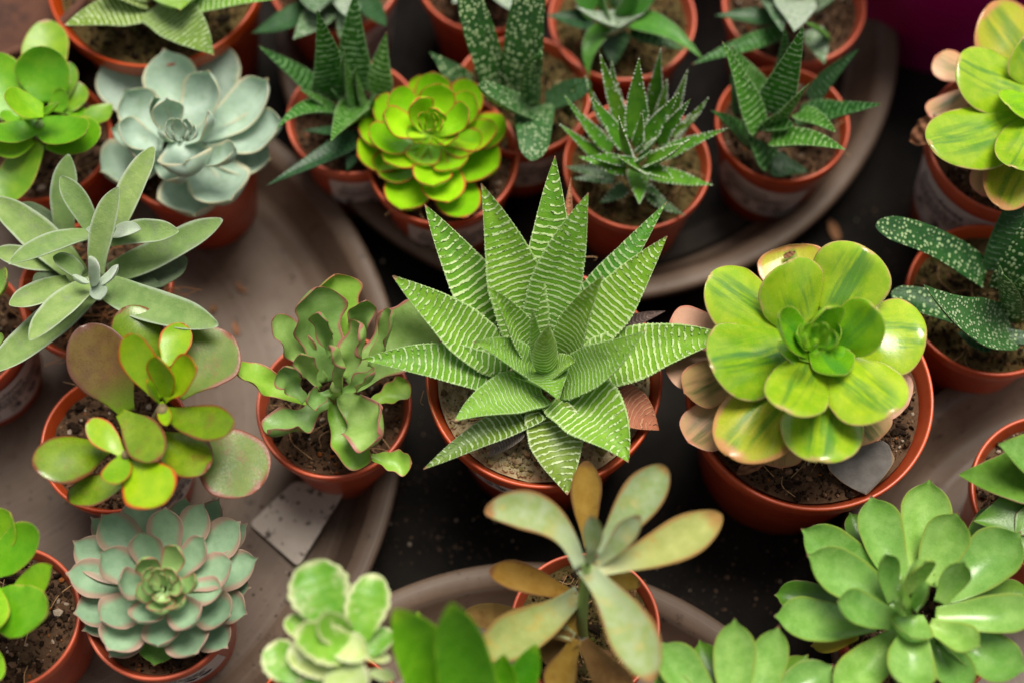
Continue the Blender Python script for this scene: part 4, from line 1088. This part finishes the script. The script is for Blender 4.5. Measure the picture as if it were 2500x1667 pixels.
# ---- pink edged rosette
r, c0, p = potted(VI, 1090, 1030, 520, 5.6, 'blue green rosette with pink leaf edges at lower left, below the jade plant', seed=29, fib=4)
ctr = (1105, 920)
def ring(V, rows, frac, mat, **kw):
    out = []
    for row in rows:
        tx, ty, w, z = row[:4]
        out.append((ctr[0] + (tx - ctr[0]) * frac, ctr[1] + (ty - ctr[1]) * frac, tx, ty, w, z) + tuple(row[4:]))
    leaves(r, V, p, out, mat, **kw)
ring(VI, [(905, 285, 300, .9), (1265, 290, 210, .8), (1500, 300, 190, .9), (1692, 475, 190, .8), (618, 430, 170, .9), (1715, 915, 210, .8), (1690, 1090, 240, 1.0), (500, 1090, 260, 1.0), (745, 1390, 230, .6), (1555, 1330, 250, .7), (1050, 1450, 250, .3, 'agave'), (560, 1210, 200, .4)], .2, 'pinkedge', kind='eche', zb=.2, bow=-.10, c=.35, th=.3)
ring(VI, [(690, 412, 270, 1.8), (1645, 462, 270, 1.7), (498, 592, 260, 1.5), (1762, 712, 250, 1.5), (448, 815, 250, 1.5), (1575, 1110, 280, 1.9), (680, 1130, 270, 1.9), (730, 1340, 310, 1.5), (1080, 1315, 250, 1.8), (1350, 1365, 310, 1.5), (1395, 332, 220, 1.9), (1130, 362, 240, 2.2)], .18, 'pinkedge', kind='eche', zb=.8, bow=-.12, c=.38, th=.32)
ring(VI, [(688, 668, 240, 2.7), (955, 535, 210, 2.9), (1395, 572, 190, 2.8), (1588, 735, 240, 2.5), (1335, 1150, 240, 2.7), (955, 1150, 230, 2.7), (815, 868, 210, 3.1), (1520, 930, 200, 2.3)], .18, 'pinkedge', kind='eche', zb=1.6, bow=-.12, c=.3, th=.34)
ring(VI, [(1205, 630, 165, 3.3), (965, 725, 160, 3.4), (1330, 870, 140, 3.5), (1100, 1070, 190, 3.3), (1240, 1020, 150, 3.3), (930, 960, 150, 3.3)], .2, 'pinkinner', kind='eche', zb=2.3, bow=-.16, c=.45, th=.36)
q = at(VI, 1105, 905, 5.6 + 3.0)
rosette_core(r, p, q.x, q.y, q.z, 13, .72, 'pinkinner', kind='eche', lift=.7)
price_label(r, p, 4, 1.0, 4.0, 2.5)

# ---- bright green plant at the lower left edge
r, c0, p = potted(VI, 40, 1120, 510, 5.6, 'bright green plant cut off at the lower left edge, its soil full of pebbles', seed=30, fib=16)
leaves(r, VI, p, [(-90, 640, 70, 408, 240, 3.4), (-80, 790, 258, 520, 260, 3.8), (-80, 1010, 315, 1100, 320, 3.8, {'wav': .04}), (100, 960, 352, 765, 190, 3.4, {'kind': 'lance'}), (-110, 1300, 0, 1545, 140, 2.4), (-120, 800, -450, 700, 280, 3.6), (-120, 1000, -450, 1150, 280, 3.6), (-100, 900, -120, 1250, 260, 4.2)], 'glossgreen', kind='round', zb=2.2, bow=-.06, c=.22, th=.2)
tube(r, 'stem', curve_pts([c0 + Vector((0, 0, -.8)), at(VI, -80, 880, 8.2)], 8), [.26] * 8, L['stem'])

# ---- large striped plant at the top left
r, c0, p = potted(VA, 1065, -170, 740, 7.6, 'pale striped plant with wide leaves in a large pot at the top left', zbase=.62, seed=31, soilmat='darkmoss', fib=16)
leaves(r, VA, p, [
    (1000, 60, 437, 175, 250, 1.8, {'side': -.04}), (1060, 40, 1462, 382, 320, 1.4, {'side': .04}), (1180, 60, 2080, -30, 190, 2.4, 'zebra'), (1000, 20, 650, -70, 150, 3.4), (1230, -80, 1225, 68, 380, 3.8, 'zebra_pale', {'c': .4}), (1150, -150, 800, -420, 220, 4), (1250, -150, 1550, -420, 220, 4), (1080, -160, 1100, -450, 220, 4), (1000, -60, 450, -200, 240, 2.4),
], 'zebra_olive', kind='wide', zb=.6, bow=.03, c=.3, th=.3, ns=84, ser=.04, nser=36)

# loose roots and fibres hanging over pot rims
by_label = {o['label']: o for o in bpy.data.objects if o.get('label') and o.type == 'EMPTY'}
def hairs(label, V, zr, rows, mat, rad=.018):
    root = by_label[label]
    for pts in rows:
        tube(root, 'loose_fibre', curve_pts([at(V, x, y, zr + z) for x, y, z in pts], 10), [rad * (1 - .05 * i) for i in range(10)], M[mat], 5)
hairs('felty grey green star shaped plant with long soft leaves on the left', VE, 5.6, [
    [(1120, 1000, .0), (1240, 985, .25), (1380, 1005, .2)], [(1130, 1030, .0), (1230, 1040, .2), (1340, 1012, .3)], [(1100, 1010, .1), (1180, 1015, .3), (1300, 1045, .1)], [(1140, 985, 0), (1220, 1000, .2), (1275, 1075, .0)],
    [(830, 1100, .2), (640, 1130, .5), (490, 1150, .4)], [(800, 1130, .2), (700, 1180, .5), (560, 1175, .4)], [(780, 1090, .3), (720, 1140, .5), (690, 1230, .3)], [(820, 1150, .2), (740, 1190, .5), (650, 1110, .4)], [(500, 1380, .1), (430, 1450, .2), (355, 1470, .1)], [(520, 1400, .1), (450, 1490, .1), (360, 1500, .0)], [(560, 1290, .1), (500, 1300, .5), (430, 1340, .3)]], 'coir')
hairs('glossy lime green rosette with red leaf edges', VB, 5.6, [[(1230, 1395, -.2), (1150, 1440, .15), (1010, 1435, .1), (950, 1478, -.1)], [(1265, 1380, -.2), (1260, 1420, .1), (1275, 1480, .05)], [(1200, 1400, -.2), (1190, 1450, .1), (1215, 1500, .1)]], 'fibre')
hairs('big spiky plant with white striped light green leaves in the middle', VH, 7.0, [[(1065, 475, 0), (1090, 462, .2), (1135, 465, .2), (1120, 480, .1)], [(360, 1060, .1), (372, 1130, .12), (410, 1220, .0)], [(345, 1070, .0), (330, 1120, -.2), (345, 1135, -.3)]], 'fibre')
hairs('jade plant with rounded red rimmed paddle leaves, some bronzed, at lower left', VF, 5.6, [[(540, 690, -.1), (500, 665, .15), (430, 648, .1)]], 'fibre')

# ================================================================ other things
def flower_pot(V, x, y, rad, h, mat, label, ztop):
    c = at(V, x, y, ztop)
    root = thing('flower_pot', (c.x, c.y, 0), label, 'flower pot')
    zt, zb = ztop, ztop - h
    prof = [(.001, zb), (rad * .74, zb), (rad * .76, zb + .1), (rad * .95, zt - 1.6), (rad * .985, zt - 1.55), (rad, zt - .1), (rad - .08, zt), (rad - .3, zt), (rad - .38, zt - .1), (rad * .8, zt - 1.5), (.001, zt - 1.6)]
    lathe('pot', prof, c.x, c.y, mat, root, 96)
    return root
flower_pot(VW, 2330, -440, 6.2, 11.5, M['magenta'], 'magenta plastic pot in the top right corner behind the yellow green rosette', 11.5)
flower_pot(VW, -60, -110, 5.2, 7.0, M['clay'], 'rust brown clay pot in the top left corner behind the bright green plant', 7.5)

# plant tag lying on the left saucer
def slab(name, corners, th, mat, label, cat, z_of):
    cen = sum(corners, Vector()) / len(corners)
    root = None
    n = len(corners)
    verts = [Vector(c) for c in corners] + [Vector(c) + Vector((0, 0, th)) for c in corners]
    faces = [tuple(range(n - 1, -1, -1)), tuple(range(n, 2 * n))] + [(i, (i + 1) % n, n + (i + 1) % n, n + i) for i in range(n)]
    o = mesh_obj(name, verts, faces, mat, None, smooth=False)
    tag(o, label, cat)
    return o
def rounded(pts, r, V, zs):
    out = []
    P3 = [at(V, x, y, z) for (x, y), z in zip(pts, zs)]
    n = len(P3)
    for i in range(n):
        a, b, c_ = P3[i - 1], P3[i], P3[(i + 1) % n]
        p, q_ = b + (a - b).normalized() * r, b + (c_ - b).normalized() * r
        for k in range(5):
            t = k / 4
            out.append(p * (1 - t) ** 2 + b * 2 * t * (1 - t) + q_ * t * t)
    return out
slab('plant_tag', rounded([(25, 480), (360, 775), (700, 225), (330, 190)], .25, VJ, [.80, .95, 1.75, 1.35]), .05, M['tagmat'], 'white plastic tag dirty with soil on the saucer beside the wavy plant', 'plant tag', None)

# crumbs of soil strewn over saucers and table
rng = random.Random(77)
verts, faces, spots = [], [], []
for (V, x0, y0, x1, y1, z, n) in [(VW, 420, 560, 900, 800, .64, 120), (VW, 440, 1090, 900, 1500, .64, 230), (VW, 0, 1000, 160, 1180, .64, 30), (VW, 880, 1060, 1200, 1300, .01, 300), (VW, 1450, 1150, 1850, 1420, .01, 260), (VW, 1870, 440, 2060, 640, .01, 60), (VW, 930, 900, 1010, 1100, .01, 15)]:
    for _ in range(n):
        s = rng.choice([.015, .02, .025, .03, .04, .05, .07])
        q = at(V, rng.uniform(x0, x1), rng.uniform(y0, y1), z)
        spots.append((q.x, q.y, z + s * .4, s))
add_crumbs(verts, faces, spots, rng)
M['crumb'] = plain('soil_crumb', (.05, .03, .018), (.10, .06, .035), 500, .95, isl=[(0, (.05, .028, .017)), (.45, (.09, .05, .03)), (.75, (.22, .13, .08)), (.93, (.38, .3, .22))])
o = mesh_obj('soil_crumbs', verts, faces, M['crumb'], None, smooth=False)
o['kind'] = 'stuff'

def flake(V, x, y, tx, ty, w, z, label, mat='brownleaf', name='dry_leaf', **kw):
    b = at(V, x, y, z)
    k = dict(kind='lance', c=.4, th=.08, crumple=.08, zb=0, ns=24); k.update(kw)
    o = leaf(None, V, z, (x, y, tx, ty, w, .08), L[mat], name=name, **k)
    tag(o, label, 'dry leaf')
flake(VW, 1925, 552, 1905, 505, 22, .12, 'tiny curled brown dry leaf on the black table below the top saucer')
flake(VG, 285, 310, 225, 245, 26, .72, 'thin pale curl of dry leaf on the left saucer nearest the wavy plant', kind='strap', side=.2)
flake(VG, 225, 610, 200, 515, 40, .72, 'pale papery flake on the left saucer beside the jade plant')
flake(VG, 40, 420, 75, 440, 50, .72, 'small whitish chip on the left saucer at the tip of a felty leaf', kind='round')

flake(VN, 665, 165, 725, 138, 30, 8.66, 'tiny dark speck of debris on the topmost leaf of the whole yellow green rosette', kind='strap', crumple=.15)
for o in list(bpy.data.objects):
    for k in ('_o', '_pot'):
        if k in o:
            del o[k]
